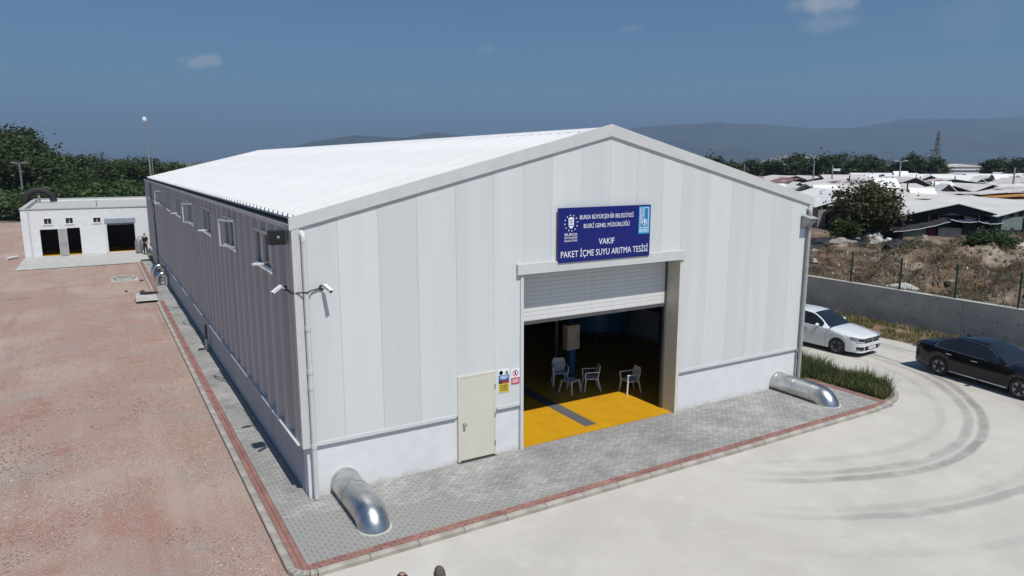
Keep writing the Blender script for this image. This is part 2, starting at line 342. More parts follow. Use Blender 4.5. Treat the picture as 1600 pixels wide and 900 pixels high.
# gravel yard as a softly uneven sheet
nx, ny = 60, 130
gx = np.linspace(-45, -1.0, nx); gy = np.linspace(-30, 92, ny); X, Y = np.meshgrid(gx, gy)
def vnoise(x, y, s, seed):
    r = np.random.default_rng(seed).random((64, 64)); fx, fy = x*s, y*s; ix, iy = np.floor(fx).astype(int), np.floor(fy).astype(int)
    tx, ty = fx-ix, fy-iy; tx = tx*tx*(3-2*tx); ty = ty*ty*(3-2*ty); g = lambda a, b: r[a % 64, b % 64]
    return (g(ix,iy)*(1-tx)+g(ix+1,iy)*tx)*(1-ty)+(g(ix,iy+1)*(1-tx)+g(ix+1,iy+1)*tx)*ty
def grid_mesh(name, X, Y, Z, m, smooth=True):
    ny, nx = X.shape; V = np.stack([X, Y, Z], -1).reshape(-1, 3); i = np.arange(ny-1)[:, None]*nx + np.arange(nx-1)[None, :]
    me = np_mesh(name, V, np.stack([i, i+1, i+nx+1, i+nx], -1).reshape(-1, 4), m)
    if smooth: me.shade_smooth()
    return me
Z = G - .006 + .03*(vnoise(X, Y, .35, 1)-.5)*np.clip((-1.4-X)/1.5, 0, 1) - np.clip((-2.7-Y)/1.0, 0, 1)*0
tag(link('gravel_yard', grid_mesh('gravel_yard', X, Y, Z, 'gravel')), kind='structure')
sheet('concrete_road', [(-1.0,-3.0),(-1.6,-14),(-4,-40),(60,-40),(27.9,-40),(27.9,60),(19.0,60),(19.0,0),(16.5,-2.9),(-.6,-2.95)][:3]+[(27.9,-40),(27.9,60),(19.0,60),(19.0,-.6),(18.5,-1.8),(17.4,-2.7),(16.5,-2.95),(-.6,-2.95)], G+.012, 'concrete')

# loose pebbles of the yard near the camera
def pebbles(n, sampler, smin, smax, m, name, seed):
    g = np.random.default_rng(seed); P = sampler(n, g); n = len(P); s_ = (smin+(smax-smin)*g.random(n)**2.2)[:,None]; a = g.uniform(0,6.28,n)
    vs = []
    for k in range(4):
        rr = s_*(.7+.5*g.random((n,1))); vs.append(P+np.stack([np.cos(a+k*1.571),np.sin(a+k*1.571),0*a],1)*rr)
    vs.append(P+np.stack([0*a,0*a,s_[:,0]*(.5+.5*g.random(n))],1)+(g.random((n,3))-.5)*s_*.4)
    V = np.stack(vs,1).reshape(-1,3); i = np.arange(n)[:,None]*5
    return np_mesh(name, V, np.concatenate([i+np.array([[k,(k+1)%4,4]]) for k in range(4)]), m)
mat('pebble', (.40,.32,.28), .95, scale=3, col2=(.29,.205,.175), island=.5)
def in_yard(n, g):
    y = -5+(g.random(n)**1.7)*40; x = -1.12-g.random(n)*(9+y*.25); k = vnoise(x,y,.8,3) > .34
    return np.stack([x,y,0*x+G-.004],1)[k]
o = link('loose_pebbles', pebbles(60000, in_yard, .008, .034, 'pebble', 'loose_pebbles', 8)); tag(o,'loose pinkish pebbles strewn over the gravel yard','gravel',kind='stuff')
# pavement round the hall
pv = thing('pavement', None, None); tag(pv, kind='structure')
del_keys = [k for k in ('label', 'category') if k in pv.keys()]
for k in del_keys: del pv[k]
MB().box(-1.0,17.3,-2.9,0.05,-.3,-.018).box(-1.0,0.05,0.05,44.6,-.3,-.018).build('bedding', 'sand', pv)
def paver_geom(mb, x0, x1, y0, y1, z=0.0):
    g = .0018; c = .0035; x0 += g; x1 -= g; y0 += g; y1 -= g
    dz = [z + random.uniform(-.002,.002) for _ in range(2)]; za, zb = dz
    vs = [(x0,y0,z-.02),(x1,y0,z-.02),(x1,y1,z-.02),(x0,y1,z-.02),(x0+c,y0+c,za),(x1-c,y0+c,za),(x1-c,y1-c,zb),(x0+c,y1-c,zb)]
    mb.add(vs, [(4,5,6,7),(0,1,5,4),(1,2,6,5),(2,3,7,6),(3,0,4,7)])
cells = []; red = []
y = -2.6; r = 0
while y < -0.02:
    x = -.7 - (.1 if r % 2 else 0)
    while x < 17.05:
        a, b = max(x, -.7), min(x+.2, 17.05)
        if b-a > .05 and not (5.45 < (a+b)/2 < 11 and y > -.1): cells.append((a, b, y, y+.1))
        x += .2
    y += .1; r += 1
y = 0.0
while y < 44.5:
    x = -.7 - (.1 if r % 2 else 0)
    while x < -.02:
        a, b = max(x, -.7), min(x+.2, 0.0)
        if b-a > .05 and not (26.6 < y < 29.6 and a < -.3 and False): cells.append((a, b, y, y+.1))
        x += .2
    y += .1; r += 1
for k in range(3):
    o = (k % 2)*.1; q = -.7-o
    while q < 17.05 and k < 3: red.append((max(q,-.7), min(q+.2, 17.05), -2.8+.1*k, -2.7+.1*k)) if k < 2 and min(q+.2,17.05)-max(q,-.7) > .05 else 0; q += .2
    q = -2.8-o
    while q < 44.4:
        a, b = max(q, -2.8), min(q+.2, 44.4)
        if b-a > .05 and not (26.8 < a < 29.4): red.append((-.9+.1*k, -.8+.1*k, a, b)) if k < 2 else 0
        q += .2
q = -2.8
while q < -.05: red.append((17.06, 17.26, q, q+.1)); q += .1
cells.sort(key=lambda c: (c[0]-CAM.x)**2 + (c[2]-CAM.y)**2)
for c in cells[:300]:
    mb = MB(); cx, cy = (c[0]+c[1])/2, (c[2]+c[3])/2; paver_geom(mb, c[0]-cx, c[1]-cx, c[2]-cy, c[3]-cy)
    me = bpy.data.meshes.new('paver'); me.from_pydata(mb.v, [], mb.f); me.materials.append(MAT['paver']); link('paver', me, pv, (cx, cy, 0))
mb = MB()
for c in cells[300:]: paver_geom(mb, *c)
o = mb.build('grey_pavers', 'paver', pv); o['kind'] = 'stuff'
mb = MB()
for c in red: paver_geom(mb, *c, z=.003)
o = mb.build('red_pavers', 'paver_red', pv); o['kind'] = 'stuff'
# kerb
kerb = bpy.data.objects.new('kerb', None); C.objects.link(kerb); kerb['kind'] = 'structure'
prof = [(-.075,-.3),(.075,-.3),(.075,-.005),(.055,.012),(-.045,.012),(-.068,-.004),(-.075,-.03)]
unit = MB().prism(prof, -.5, .5, 'y').mesh('kerb_stone', 'kerb')
def arc(cx, cy, r, a0, a1, n): return [(cx+r*math.cos(R(a0+(a1-a0)*i/n)), cy+r*math.sin(R(a0+(a1-a0)*i/n))) for i in range(n+1)]
path = [(-.985, 44.4-1.0*i) for i in range(0, 47)] + arc(-.585, -2.48, .4, 180, 270, 5)[0:] + [(0.415+1.0*i, -2.88) for i in range(0, 17)] + [(17.1,-2.78)] + arc(17.3, -.9, 1.8, -75, 0, 6) + [(19.1+.0*i, .1+1.0*i) for i in range(0, 40)]
for a, b in zip(path[:-1], path[1:]):
    a, b = Vector((*a, 0)), Vector((*b, 0)); L_ = (b-a).length
    if L_ < .1 or (27.0 < a.y < 29.2 and a.x < 0): continue
    o = link('kerb_stone', unit, kerb, (a+b)/2); d = b-a; o.rotation_euler = (0, random.uniform(-.006,.006), math.atan2(d.y, d.x)-math.pi/2); o.scale = (1, L_-.012, 1)
# grassy bed right of the hall
bed = [(16.62,.06),(17.28,.06),(17.28,-2.72)]+[p for p in arc(17.3,-.9,1.72,-75,0,6)]+[(19.02,40),(16.62,40)]
sheet('planting_bed', bed, -.02, 'rough_soil')
def blades(n, sampler, hmin, hmax, wd, m, name, lean=.35, seed=3):
    g = np.random.default_rng(seed); P = sampler(n, g); n = len(P); a = g.uniform(0, 2*np.pi, n); h = g.uniform(hmin, hmax, n)*(.5+.8*g.random(n))*(.45+1.15*vnoise(P[:,0]*1.9, P[:,1]*1.9, 1, seed))
    d = np.stack([np.cos(a), np.sin(a), 0*a], 1); la = g.uniform(0, 2*np.pi, n); ln = (g.random(n)*lean*h)[:, None]*np.stack([np.cos(la), np.sin(la), 0*la], 1)
    w_ = (wd*(.6+.8*g.random(n)))[:, None]; up = np.array([0,0,1.])[None]*h[:, None]
    b0 = P-d*w_; b1 = P+d*w_; m0 = P+up*.55+ln*.4-d*w_*.8; m1 = P+up*.55+ln*.4+d*w_*.8; t0 = P+up+ln-d*w_*.15; t1 = P+up+ln+d*w_*.15
    V = np.stack([b0,b1,m1,m0,t1,t0], 1).reshape(-1,3); i = np.arange(n)[:, None]*6
    Q = np.concatenate([i+np.array([[0,1,2,3]]), i+np.array([[3,2,4,5]])])
    return np_mesh(name, V, Q, m)
def in_bed(n, g):
    x = g.uniform(16.7, 18.95, n*2); y = -2.6 + (g.random(n*2)**1.6)*14.6
    ok = (((y > .25) | (x > 17.42)) & ~((y < -.9) & (np.hypot(x-17.3, y+.9) > 1.62)))
    x, y = x[ok][:n], y[ok][:n]; return np.stack([x, y, 0*x-.02], 1)
o = link('bed_weeds', blades(34000, in_bed, .12, .42, .009, 'grass_green', 'bed_weeds', .9)); tag(o, 'tall dull green weeds filling the kerbed bed beside the hall', 'weeds', kind='stuff')
o = link('bed_dry_weeds', blades(6000, in_bed, .12, .4, .007, 'grass_dry', 'bed_dry_weeds', .8, 5)); tag(o, 'straw coloured dry stalks standing among the weeds of the kerbed bed', 'weeds', kind='stuff')
# weedy verge along the retaining wall
sheet('verge', [(25.6,-6),(25.2,0),(25.4,6),(25.2,14),(25.0,60),(28.0,60),(28.0,-6),(27,-8)], G+.02, 'rough_soil')
def in_verge(n, g):
    y = -4 + g.random(n)**1.2*24; x = 27.9 - (g.random(n)**1.15)*(2.5+.35*np.sin(y*1.3)+.2*np.sin(y*3.1))*np.clip((y+5)/4, .15, 1)
    cl = vnoise(x*1.7, y*1.7, 1, 9); ok = cl > .36; return np.stack([x, y, 0*x+G+.02], 1)[ok]
o = link('verge_dry_grass', blades(26000, in_verge, .05, .22, .009, 'grass_dry', 'verge_dry_grass', .9, 11)); tag(o, 'dry straw coloured grass along the foot of the concrete wall', 'grass', kind='stuff')
o = link('verge_green_weeds', blades(16000, in_verge, .05, .26, .010, 'grass_green', 'verge_green_weeds', .9, 12)); tag(o, 'dull green weeds scattered among dry grass below the concrete wall', 'weeds', kind='stuff')

# ------------------------------------------------------------------ the hall
W, L, HE, HA, HP = 16.52, 45.12, 6.05, 8.10, 1.23
AX = W/2; SL = (HA-HE)/AX
def gz(x): return HE + SL*(AX-abs(x-AX))
hall = thing('industrial_hall', 'long pale ribbed metal hall with white gabled roof and open roller door', 'industrial building')
D0, D1, DH = 5.59, 10.87, 4.62; P0, P1, PH = 3.74, 4.76, 2.22
mb = MB(); wall_cells(mb, [.05, W-.05], [-.3, HP], [(D0-.04,D1+.04,-.3,HP),(P0,P1,0,HP)], .05, .35)
mb.box(W-.35,W-.05,.352,L-.1,-.3,HP); mb.box(.1,W-.1,L-.098,L+.15,-.3,HP)
mb.build('plinth', 'plaster', hall); box('side_plinth', 'plinth_shaded', .053, .35, .352, L-.1, -.3, HP, hall)
# front panels
xs = [0.0]; edges = [.92*i for i in range(1, 18)]
cuts = sorted(set([round(e, 3) for e in edges if not any(abs(e-k) < .2 for k in (D0,D1,P0,P1,W))] + [D0,D1,P0,P1,0,W]))
for i, (a, b) in enumerate(zip(cuts[:-1], cuts[1:])):
    mid = (a+b)/2; z0 = DH if D0 < mid < D1 else PH if P0 < mid < P1 else HP
    a2, b2 = a+.0015, b-.0015; q = b2-a2
    pts = [(a2,-.009),(a2+.015,-.0125),(a2+q*.46,-.0125),(a2+q*.48,-.0105),(a2+q*.97,-.0105),(b2-.012,-.0125),(b2,-.009)]
    mb = MB(); xsx = [p[0] for p in pts]
    if a2 < AX < b2: pts.insert([k for k, p in enumerate(pts) if p[0] > AX][0], (AX,-.012))
    n = len(pts); vs = [(x,yy,z0) for x,yy in pts] + [(x,yy,gz(x)+.1) for x,yy in pts] + [(a2,.12,z0),(b2,.12,z0),(b2,.12,gz(b2)+.1),(a2,.12,gz(a2)+.1)]
    fs = [(k,k+1,n+k+1,n+k) for k in range(n-1)] + [tuple(range(n))+(2*n+1,2*n)] + [(0,n,2*n+3,2*n),(n-1,2*n-1,2*n+2,2*n+1),(2*n,2*n+1,2*n+2,2*n+3)]
    mb.add(vs, fs); me = bpy.data.meshes.new('wall_panel'); me.from_pydata(mb.v, [], mb.f); me.materials.append(MAT['panel_a' if i % 2 else 'panel_b'])
    bm = bmesh.new(); bm.from_mesh(me); bmesh.ops.recalc_face_normals(bm, faces=bm.faces); bm.to_mesh(me); bm.free(); link('wall_panel', me, hall)
# left wall panels, 0.96 m, windows two panels wide every five panels
PW = .96; WZ0, WZ1 = 4.85, 5.76
def side_panel(z0, z1):
    rib = [(0,.045),(.10,.045),(.22,-.062),(.56,-.062),(.68,.045),(.952,.045)]
    n = len(rib); vs = [(d,yy+.004,z0) for yy,d in rib] + [(d,yy+.004,z1) for yy,d in rib] + [(.102,.004,z0),(.102,.956,z0),(.102,.956,z1),(.102,.004,z1)]
    fs = [(k+1,k,n+k,n+k+1) for k in range(n-1)] + [(0,2*n,2*n+3,n),(n-1,2*n-1,2*n+2,2*n+1),(2*n,2*n+1,2*n+2,2*n+3),tuple(range(n))+(2*n+1,2*n),tuple(range(n,2*n))+(2*n+2,2*n+3)]
    return MB().add(vs, fs).mesh('wall_panel', 'panel_shaded')
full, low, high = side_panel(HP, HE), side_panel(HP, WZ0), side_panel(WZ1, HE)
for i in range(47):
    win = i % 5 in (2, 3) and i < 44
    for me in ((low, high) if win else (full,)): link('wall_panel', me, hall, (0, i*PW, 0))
box('right_wall', 'panel_shaded', W-.12, W, .13, L, HP, HE, hall)
MB().prism([(.1,HP),(W-.1,HP),(W-.1,HE),(AX,HA),(.1,HE)], L, L+.12).build('rear_wall', 'panel_shaded', hall)
# lining makes the inside a room; its dark colour imitates indoor shade
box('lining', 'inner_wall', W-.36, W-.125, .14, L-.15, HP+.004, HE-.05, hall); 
# flashing, trims
for a, b in ((0,P0-.06),(P1+.06,D0-.1),(D1+.1,W)): box('drip_flashing', 'trim', a, b, -.026, .046, HP-.03, HP+.05, hall)
box('side_flashing', 'trim', -.125, .05, .16, L, HP-.012, HP+.016, hall)
for s in (0, 1):
    def mx_(x): return x if s == 0 else W-x
    pts = [(mx_(-.10), HE-.06),(mx_(AX),HA-.06+SL*.02),(mx_(AX),HA+.25),(mx_(-.10),HE+.20)]
    MB().prism(pts, -.065, -.016).build('rake_trim', 'trim_warm', hall)
    MB().box(min(mx_(-.06),mx_(.11)),max(mx_(-.06),mx_(.11)),-.055,-.0135,HP-.03,HE+.02).build('corner_trim', 'trim_warm', hall)
MB().box(-.058,-.042,-.0545,.15,HP-.03,HE-.02).build('corner_trim', 'trim_warm', hall)
# roof sheets with ribs running down the slope
def roof_sheet(side):
    rib = [(0,.0),(.10,0),(.104,.075),(.20,.075),(.26,0),(.58,0),(.584,.075),(.68,.075),(.74,0),(.956,0)]
    n = len(rib); x0, x1 = .16, AX-.02
    P = lambda x, yy, d: ((x if side == 0 else W-x), yy, HE+.105+SL*x+d)
    vs = [P(x0,yy,d) for yy,d in rib]+[P(x1,yy,d) for yy,d in rib]+[P(x0,0,-.09),P(x0,.956,-.09),P(x1,.956,-.09),P(x1,0,-.09)]
    fs = [(k,k+1,n+k+1,n+k) for k in range(n-1)]+[(2*n,2*n+1,2*n+2,2*n+3),(0,n,2*n+3,2*n),(n-1,2*n+1,2*n+2,2*n-1),tuple(range(n))+(2*n+1,2*n)]
    return MB().add(vs, fs).mesh('roof_sheet', 'roof_white')
for s in (0, 1):
    me = roof_sheet(s)
    for i in range(47): link('roof_sheet', me, hall, (0, -.012+i*PW, 0))
    X_ = (lambda x: x) if s == 0 else (lambda x: W-x)
    mb = MB()                                            # closure strip under the ends of the sheets
    mb.box(min(X_(.14),X_(.157)), max(X_(.14),X_(.157)), 0, L, HE+.031, HE+.10); mb.build('closure_strip', 'black', hall)
    g_ = MB(); g_.box(min(X_(-.075),X_(-.06)), max(X_(-.075),X_(-.06)), -.012, L, HE-.05, HE+.05); g_.box(min(X_(-.06),X_(.138)), max(X_(-.06),X_(.138)), -.01, L, HE+.0, HE+.012)
    g_.build('gutter', 'trim', hall)
    b_ = MB().box(min(X_(-.058),X_(.136)), max(X_(-.058),X_(.136)), 0, L-.01, HE+.0135, HE+.03); b_.build('gutter_lining', 'black', hall)
MB().prism([(AX-.3,HA+.105-SL*.3+.055),(AX,HA+.185),(AX+.3,HA+.105-SL*.3+.055),(AX+.3,HA+.105-SL*.3+.04),(AX,HA+.15),(AX-.3,HA+.105-SL*.3+.04)], -.012, L).build('ridge_cap', 'roof_white', hall)
# roller door
mb = MB(); mb.box(D0-.2,D1+.14,-.10,-.014,DH-.0,DH+.26); mb.build('door_header', 'trim_warm', hall)
box('door_jamb','trim',D0-.09,D0,-.05,.62,-.02,DH-.002,hall); box('door_jamb','cream',D1,D1+.12,-.05,.62,-.02,DH-.002,hall)
box('guide_rail','dark_steel',D1-.06,D1-.002,.46,.56,0.0,DH,hall); box('guide_rail','trim',D0+.002,D0+.05,.46,.56,0.0,DH,hall)
roll = bpy.data.objects.new('roller_shutter', None); C.objects.link(roll); roll.parent = hall
SB = 3.26; ns = 12; sh = (DH-SB)/ns
sl = MB(); a, b = D0+.05, D1-.06
sl.add([(x,yy,z) for x in (a,b) for yy,z in ((.54,0),(.498,.002),(.4945,sh*.2),(.4945,sh*.8),(.498,sh-.002),(.54,sh-.001))], [(0,1,7,6),(1,2,8,7),(2,3,9,8),(3,4,10,9),(4,5,11,10),(5,0,6,11),(0,1,2,3,4,5),(6,7,8,9,10,11)])
sl = sl.mesh('shutter_slat', 'shutter')
for i in range(ns): link('shutter_slat', sl, roll, (0,0,SB+i*sh))
box('bottom_bar','dark_steel',a,b,.48,.56,SB-.09,SB-.001,roll)
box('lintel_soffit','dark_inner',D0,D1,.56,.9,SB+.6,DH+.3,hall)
# personnel door
pd = bpy.data.objects.new('personnel_door', None); C.objects.link(pd); pd.parent = hall
box('door_leaf','cream',P0+.03,P1-.03,-.035,.03,.06,PH-.03,pd)
mb = MB().box(P0-.02,P0+.028,-.04,.10,.03,PH+.02).box(P1-.028,P1+.02,-.04,.10,.03,PH+.02).box(P0+.028,P1-.028,-.04,.10,PH-.028,PH+.02); mb.build('door_frame','cream',pd)
box('threshold','dark_steel',P0-.02,P1+.02,-.06,.10,.0,.028,pd)
mb = MB().lathe([(.045,0),(.045,-.012),(.02,-.016),(.02,-.05),(.038,-.06),(.036,-.09),(.0,-.10)], (P0+.14,-.036,1.0),'y',14); mb.build('door_knob','chrome',pd,40)
for z in (.35,1.1,1.85): MB().tube([(P1-.005,-.045,z-.06),(P1-.005,-.045,z+.06)],.014).build('hinge','galv',pd)
# downspouts
def downspout(x, y, zt, joints, m):
    q = bpy.data.objects.new('downspout', None); C.objects.link(q); q.parent = hall
    MB().tube([(x,y+.0,zt),(x,y,2.2),(x,y,.02)], .055, 12).build('pipe', m, q, 40)
    MB().tube([(x-.02,y+.12,zt+.16),(x-.01,y+.04,zt+.14),(x,y,zt+.07),(x,y,zt-.02)], .062, 12).build('elbow', m, q, 60)
    for z in joints: MB().tube([(x,y,z-.05),(x,y,z+.05)], .066, 12).build('collar', m, q, 40)
    return q
downspout(.17, -.115, 5.78, (3.9,2.95,2.6,1.25), 'pipe_white'); downspout(W-.12, -.115, 5.72, (4.0,3.0,1.2), 'pipe_grey')
q = bpy.data.objects.new('downspout', None); C.objects.link(q); q.parent = hall
MB().tube([(-.12,38.5,HE-.1),(-.12,38.5,4.9),(-.12,37.6,4.6),(-.12,37.2,4.2),(-.12,37.0,.1)], .06, 8).build('pipe','dark_steel',q,50)
MB().tube([(-.085,28,5.0),(-.085,38,5.02)], .018, 6).build('conduit','dark_steel',hall)
# windows of the left wall
win0 = None
for k in range(9):
    y0 = PW*(2+5*k); y1 = y0+2*PW
    q = bpy.data.objects.new('window', None); C.objects.link(q); q.parent = hall; q.location = (0, y0, WZ0)
    if win0 is None:
        h = WZ1-WZ0; wd = 2*PW; fr = MB(); t = .07
        for a, b, c, d in ((0,wd,0,t),(0,wd,h-t,h),(0,t,t,h-t),(wd-t,wd,t,h-t),(wd*.5-.04,wd*.5+.04,t,h-t)): fr.box(-.075,.03,a+.003,b-.003,c+.003,d-.003)
        fr = fr.mesh('window_frame','trim'); pa = MB().box(-.01,.0,t,wd*.5-.042,t,h-t).mesh('pane','glass_win'); pb = MB().box(-.01,.0,wd*.5+.042,wd-t,t,h-t).mesh('pane','glass_win')
        sash = MB(); s0, s1 = .0, wd*.5-.05
        for a, b, c, d in ((s0,s1,0,.05),(s0,s1,h-.15,h-.1),(s0,s0+.05,.05,h-.15),(s1-.05,s1,.05,h-.15)): sash.box(-.03,.0,a,b,c,d)
        sash = sash.mesh('sash','trim'); sill = MB().box(-.12,-.0,-.03,wd+.03,-.035,.0).mesh('sill','trim'); win0 = 1
    for nm, me in (('window_frame',fr),('pane',pa),('pane',pb),('sill',sill)): link(nm, me, q)
    if k in (1, 3, 6): o = link('sash', sash, q, (-.04, .08, .05), (0,0,R(20)))
# lamps under the windows, flood lamp, security cameras
for k, d in ((0,'second'),(2,''),(4,''),(6,'')):
    y = PW*(2+5*k)+.40
    t = thing('wall_lamp', 'white paddle-shaped lamp jutting from the ribbed wall at the window nearest the hall corner' if k == 0 else 'white paddle-shaped lamp jutting from the ribbed wall at a window further down the hall', 'lamp', (-.08,y,5.02), 0, 'white lamps along the ribbed wall')
    MB().bar((0,0,.03),(-.16,0,.0),.035).build('arm','galv',t)
    MB().prism([(-.10,-.04),(-.20,-.07),(-.32,-.055),(-.37,0),(-.32,.055),(-.20,.07),(-.10,.04)],-.02,.02,'z').build('lamp_head','plastic_white',t,60)
    MB().prism([(-.18,-.05),(-.31,-.04),(-.31,.04),(-.18,.05)],-.026,-.021,'z').build('lens','lamp_glass',t)
t = thing('floodlight', 'black box floodlight high on the ribbed wall by the hall corner', 'floodlight', (-.1,.28,5.82)); t.scale = (.85,.85,.85)
MB().box(-.40,-.02,-.12,.16,-.16,.18).build('housing','black',t); MB().box(-.37,-.05,-.128,-.1205,-.13,.15).build('glass','glass_dark',t)
MB().lathe([(.035,0),(.03,-.012),(0,-.014)],(-.2,-.1285,.03),'y',12).build('lens','lamp_glass',t); MB().bar((-.02,.02,0),(.10,.02,0),.06).build('bracket','dark_steel',t)
def cctv(loc, rz, tilt, label):
    t = thing('security_camera', label, 'camera', loc, rz, 'security cameras at the hall corner'); t.scale = (.72,.72,.72)
    MB().lathe([(.085,0),(.085,-.03),(.05,-.045)],(0,0,0),'y',16).build('base','black' ,t); MB().tube([(0,-.04,0),(0,-.14,.02),(0,-.18,.05)],.028,10).build('arm','plastic_white',t,60)
    b = MB().lathe([(.0,.02),(.05,.018),(.055,0),(.055,-.30),(.06,-.302),(.06,-.36),(.045,-.362),(.045,-.345),(0,-.345)],(0,0,0),'y',16).build('housing','plastic_white',t,40,(0,-.17,.07)); b.rotation_euler = (R(tilt),0,0)
    l = MB().lathe([(.04,-.346),(0,-.346)],(0,0,0),'y',12).build('lens','black',b)
    h = MB().prism([(-.06,.055),(.06,.055),(.05,.068),(-.05,.068)],-.38,.0).build('hood','plastic_white',b)
    return t
cctv((.52,-.016,4.74), R(18), 22, 'white bullet security camera on the pale front wall beside the corner downspout')
cctv((-.05,.75,4.66), R(-62), 26, 'white bullet security camera on the shaded ribbed wall by the hall corner')
t = thing('camera_cable', 'thin black cable between the two cameras at the hall corner', 'cable', (0,0,0)); MB().tube([(.50,-.03,4.73),(.30,-.06,4.70),(.18,-.185,4.69),(.02,-.075,4.68),(-.075,-.03,4.66),(-.09,.3,4.65),(-.06,.72,4.66)], .016, 6).build('strand','black',t)
t = thing('wall_lantern', 'grey box lamp high on the front wall by the far downspout', 'lamp', (W-.25,-.014,5.55))
MB().prism([(-.0,-.30),(.0,.10),(-.04,.12),(-.34,.02),(-.34,-.02),(-.08,-.26)],-.16,.16,'x').build('housing','galv',t); MB().prism([(-.36,.03),(-.02,.135),(-.02,.15),(-.38,.045)],-.2,.2,'x').build('hood','pipe_grey',t)
# the sign
sg = thing('name_sign', 'dark blue facility sign with white lettering above the roller door', 'sign', (8.09,-.10,5.535))
SW, SH = 3.04, 1.40
box('board','sign_blue',-SW/2,SW/2,-.03,.03,-SH/2,SH/2,sg); 
MB().box(-1.2,1.2,.03,.088,-.5,-.44).box(-1.2,1.2,.03,.088,.44,.5).build('bracket','galv',sg)
def text(body, x, z, size, width, m='sign_white', parent=sg, yy=-.0345, heavy=0):
    me, w0 = font_mesh(body, size, m); o = link('lettering', me, parent, (x, yy, z), (R(90),0,0)); o.scale = (width/w0, 1, 1); return o
text('BURSA BÜYÜKŞEHİR BELEDİYESİ', .02, .44, .155, 1.78); text('BUSKİ GENEL MÜDÜRLÜĞÜ', .02, .21, .155, 1.52)
text('VAKIF', .02, -.22, .225, .52); text('PAKET İÇME SUYU ARITMA TESİSİ', .0, -.50, .235, 2.90)
em = bpy.data.objects.new('city_emblem', None); C.objects.link(em); em.parent = sg; em.location = (-1.14,-.0345,.31)
MB().prism([(-.085,.13),(0,.155),(.085,.13),(.08,-.06),(.045,-.12),(0,-.145),(-.045,-.12),(-.08,-.06)],-.003,.0).build('shield','sign_white',em)
mb = MB()
for z in (.085,.02,-.045): mb.prism([(-.055,z-.014),(.0,z-.026),(.055,z-.014),(.055,z+.006),(0,z-.004),(-.055,z+.006)],-.005,-.0032)
mb.build('shield_bands','sign_blue',em)
for k in range(12):
    a = 2*math.pi*k/12+.13; MB().prism([(.20*math.cos(a)+.018*math.cos(b*math.pi/3), .20*math.sin(a)+.018*math.sin(b*math.pi/3)) for b in range(6)],-.003,0).build('star','sign_white',em)
text('BURSA',0,-.295,.10,.40,'sign_white',em,0); text('BÜYÜKŞEHİR',0,-.38,.07,.40,'sign_white',em,0); text('BELEDİYESİ',0,-.455,.06,.40,'sign_white',em,0)
lg = bpy.data.objects.new('water_emblem', None); C.objects.link(lg); lg.parent = sg; lg.location = (1.29,-.0345,.30)
MB().prism([(-.19,-.38),(.19,-.38),(.19,.36),(-.19,.36)],-.002,0).build('panel','sign_cyan',lg); MB().prism([(-.15,-.2),(.15,-.2),(.15,.33),(-.15,.33)],-.004,-.0022).build('field','sign_sky',lg)
mb = MB()
for x0, x1, z0, z1 in ((-.15,-.135,-.2,.33),(-.105,-.09,-.1,.33),(-.06,-.045,.0,.33),(-.02,-.005,.06,.33),(.135,.15,-.2,.33),(-.15,.15,-.215,-.2),(.02,.15,.315,.33)): mb.box(x0,x1,-.006,-.0042,z0,z1)
def ring(mb, cx, cz, r0, r1, n=20, yy=(-.006,-.0042)):
    for k in range(n):
        a, b = 2*math.pi*k/n, 2*math.pi*(k+1)/n
        mb.prism([(cx+r0*math.cos(a),cz+r0*math.sin(a)),(cx+r1*math.cos(a),cz+r1*math.sin(a)),(cx+r1*math.cos(b),cz+r1*math.sin(b)),(cx+r0*math.cos(b),cz+r0*math.sin(b))],yy[0],yy[1])
ring(mb,.02,-.07,.075,.092); mb.prism([(.02,.02),(.055,-.06),(.045,-.095),(.02,-.11),(-.005,-.095),(-.015,-.06)],-.0062,-.0043); mb.build('drop_mark','sign_white',lg)
text('BUSKİ',0,-.295,.12,.33,'sign_white',lg,-.003)
# safety signs beside the small door
t = thing('safety_sign', 'blue and yellow safety notice beside the cream door', 'sign', (5.02,-.018,1.93))
box('board','sign_white',-.16,.16,-.006,.005,-.30,.30,t); box('mandatory_panel','sign_mid',-.15,.15,-.009,-.0065,.03,.16,t); box('warning_band','sign_dark',-.15,.15,-.009,-.0065,-.06,.025,t); box('caution_panel','sign_yellow',-.15,.15,-.009,-.0065,-.29,-.065,t); box('band_mark','sign_red',-.06,.1,-.0105,-.0092,-.045,.005,t)
mb = MB(); mb.lathe([(.055,-.009),(0,-.009)],(-.08,0,.225),'y',16); mb.build('round_pictogram','sign_mid',t); MB().prism([(.03,.18),(.14,.18),(.085,.28)],-.009,-.0065).build('triangle_pictogram','sign_green',t)
mb = MB()
for z, a in ((.125,.1),(.095,.12),(.065,.07)): mb.box(-a,a,-.0105,-.0092,z-.007,z+.007)
mb.build('print_lines','sign_white',t); mb = MB()
for z, a in ((-.11,.11),(-.15,.12),(-.19,.1),(-.235,.12)): mb.box(-a,a,-.0105,-.0092,z-.008,z+.008)
mb.build('print_lines','sign_dark',t)
t = thing('no_entry_sign', 'white and red prohibition notice beside the roller door', 'sign', (5.36,-.018,2.0))
box('board','sign_white',-.125,.125,-.006,.005,-.2,.2,t); box('red_panel','sign_red',-.12,.12,-.009,-.0065,-.195,-.03,t); mb = MB(); ring(mb,0,.085,.065,.085,20,(-.009,-.0065)); mb.bar((-.05,-.0078,.135),(.05,-.0078,.035),.018,.0025); mb.build('prohibition_ring','sign_red',t); box('figure','sign_dark',-.018,.018,-.0088,-.0066,.04,.13,t)
mb = MB()
for z in (-.075,-.115,-.15): mb.box(-.09,.09,-.0105,-.0092,z-.008,z+.008)
mb.build('print_lines','sign_white',t)
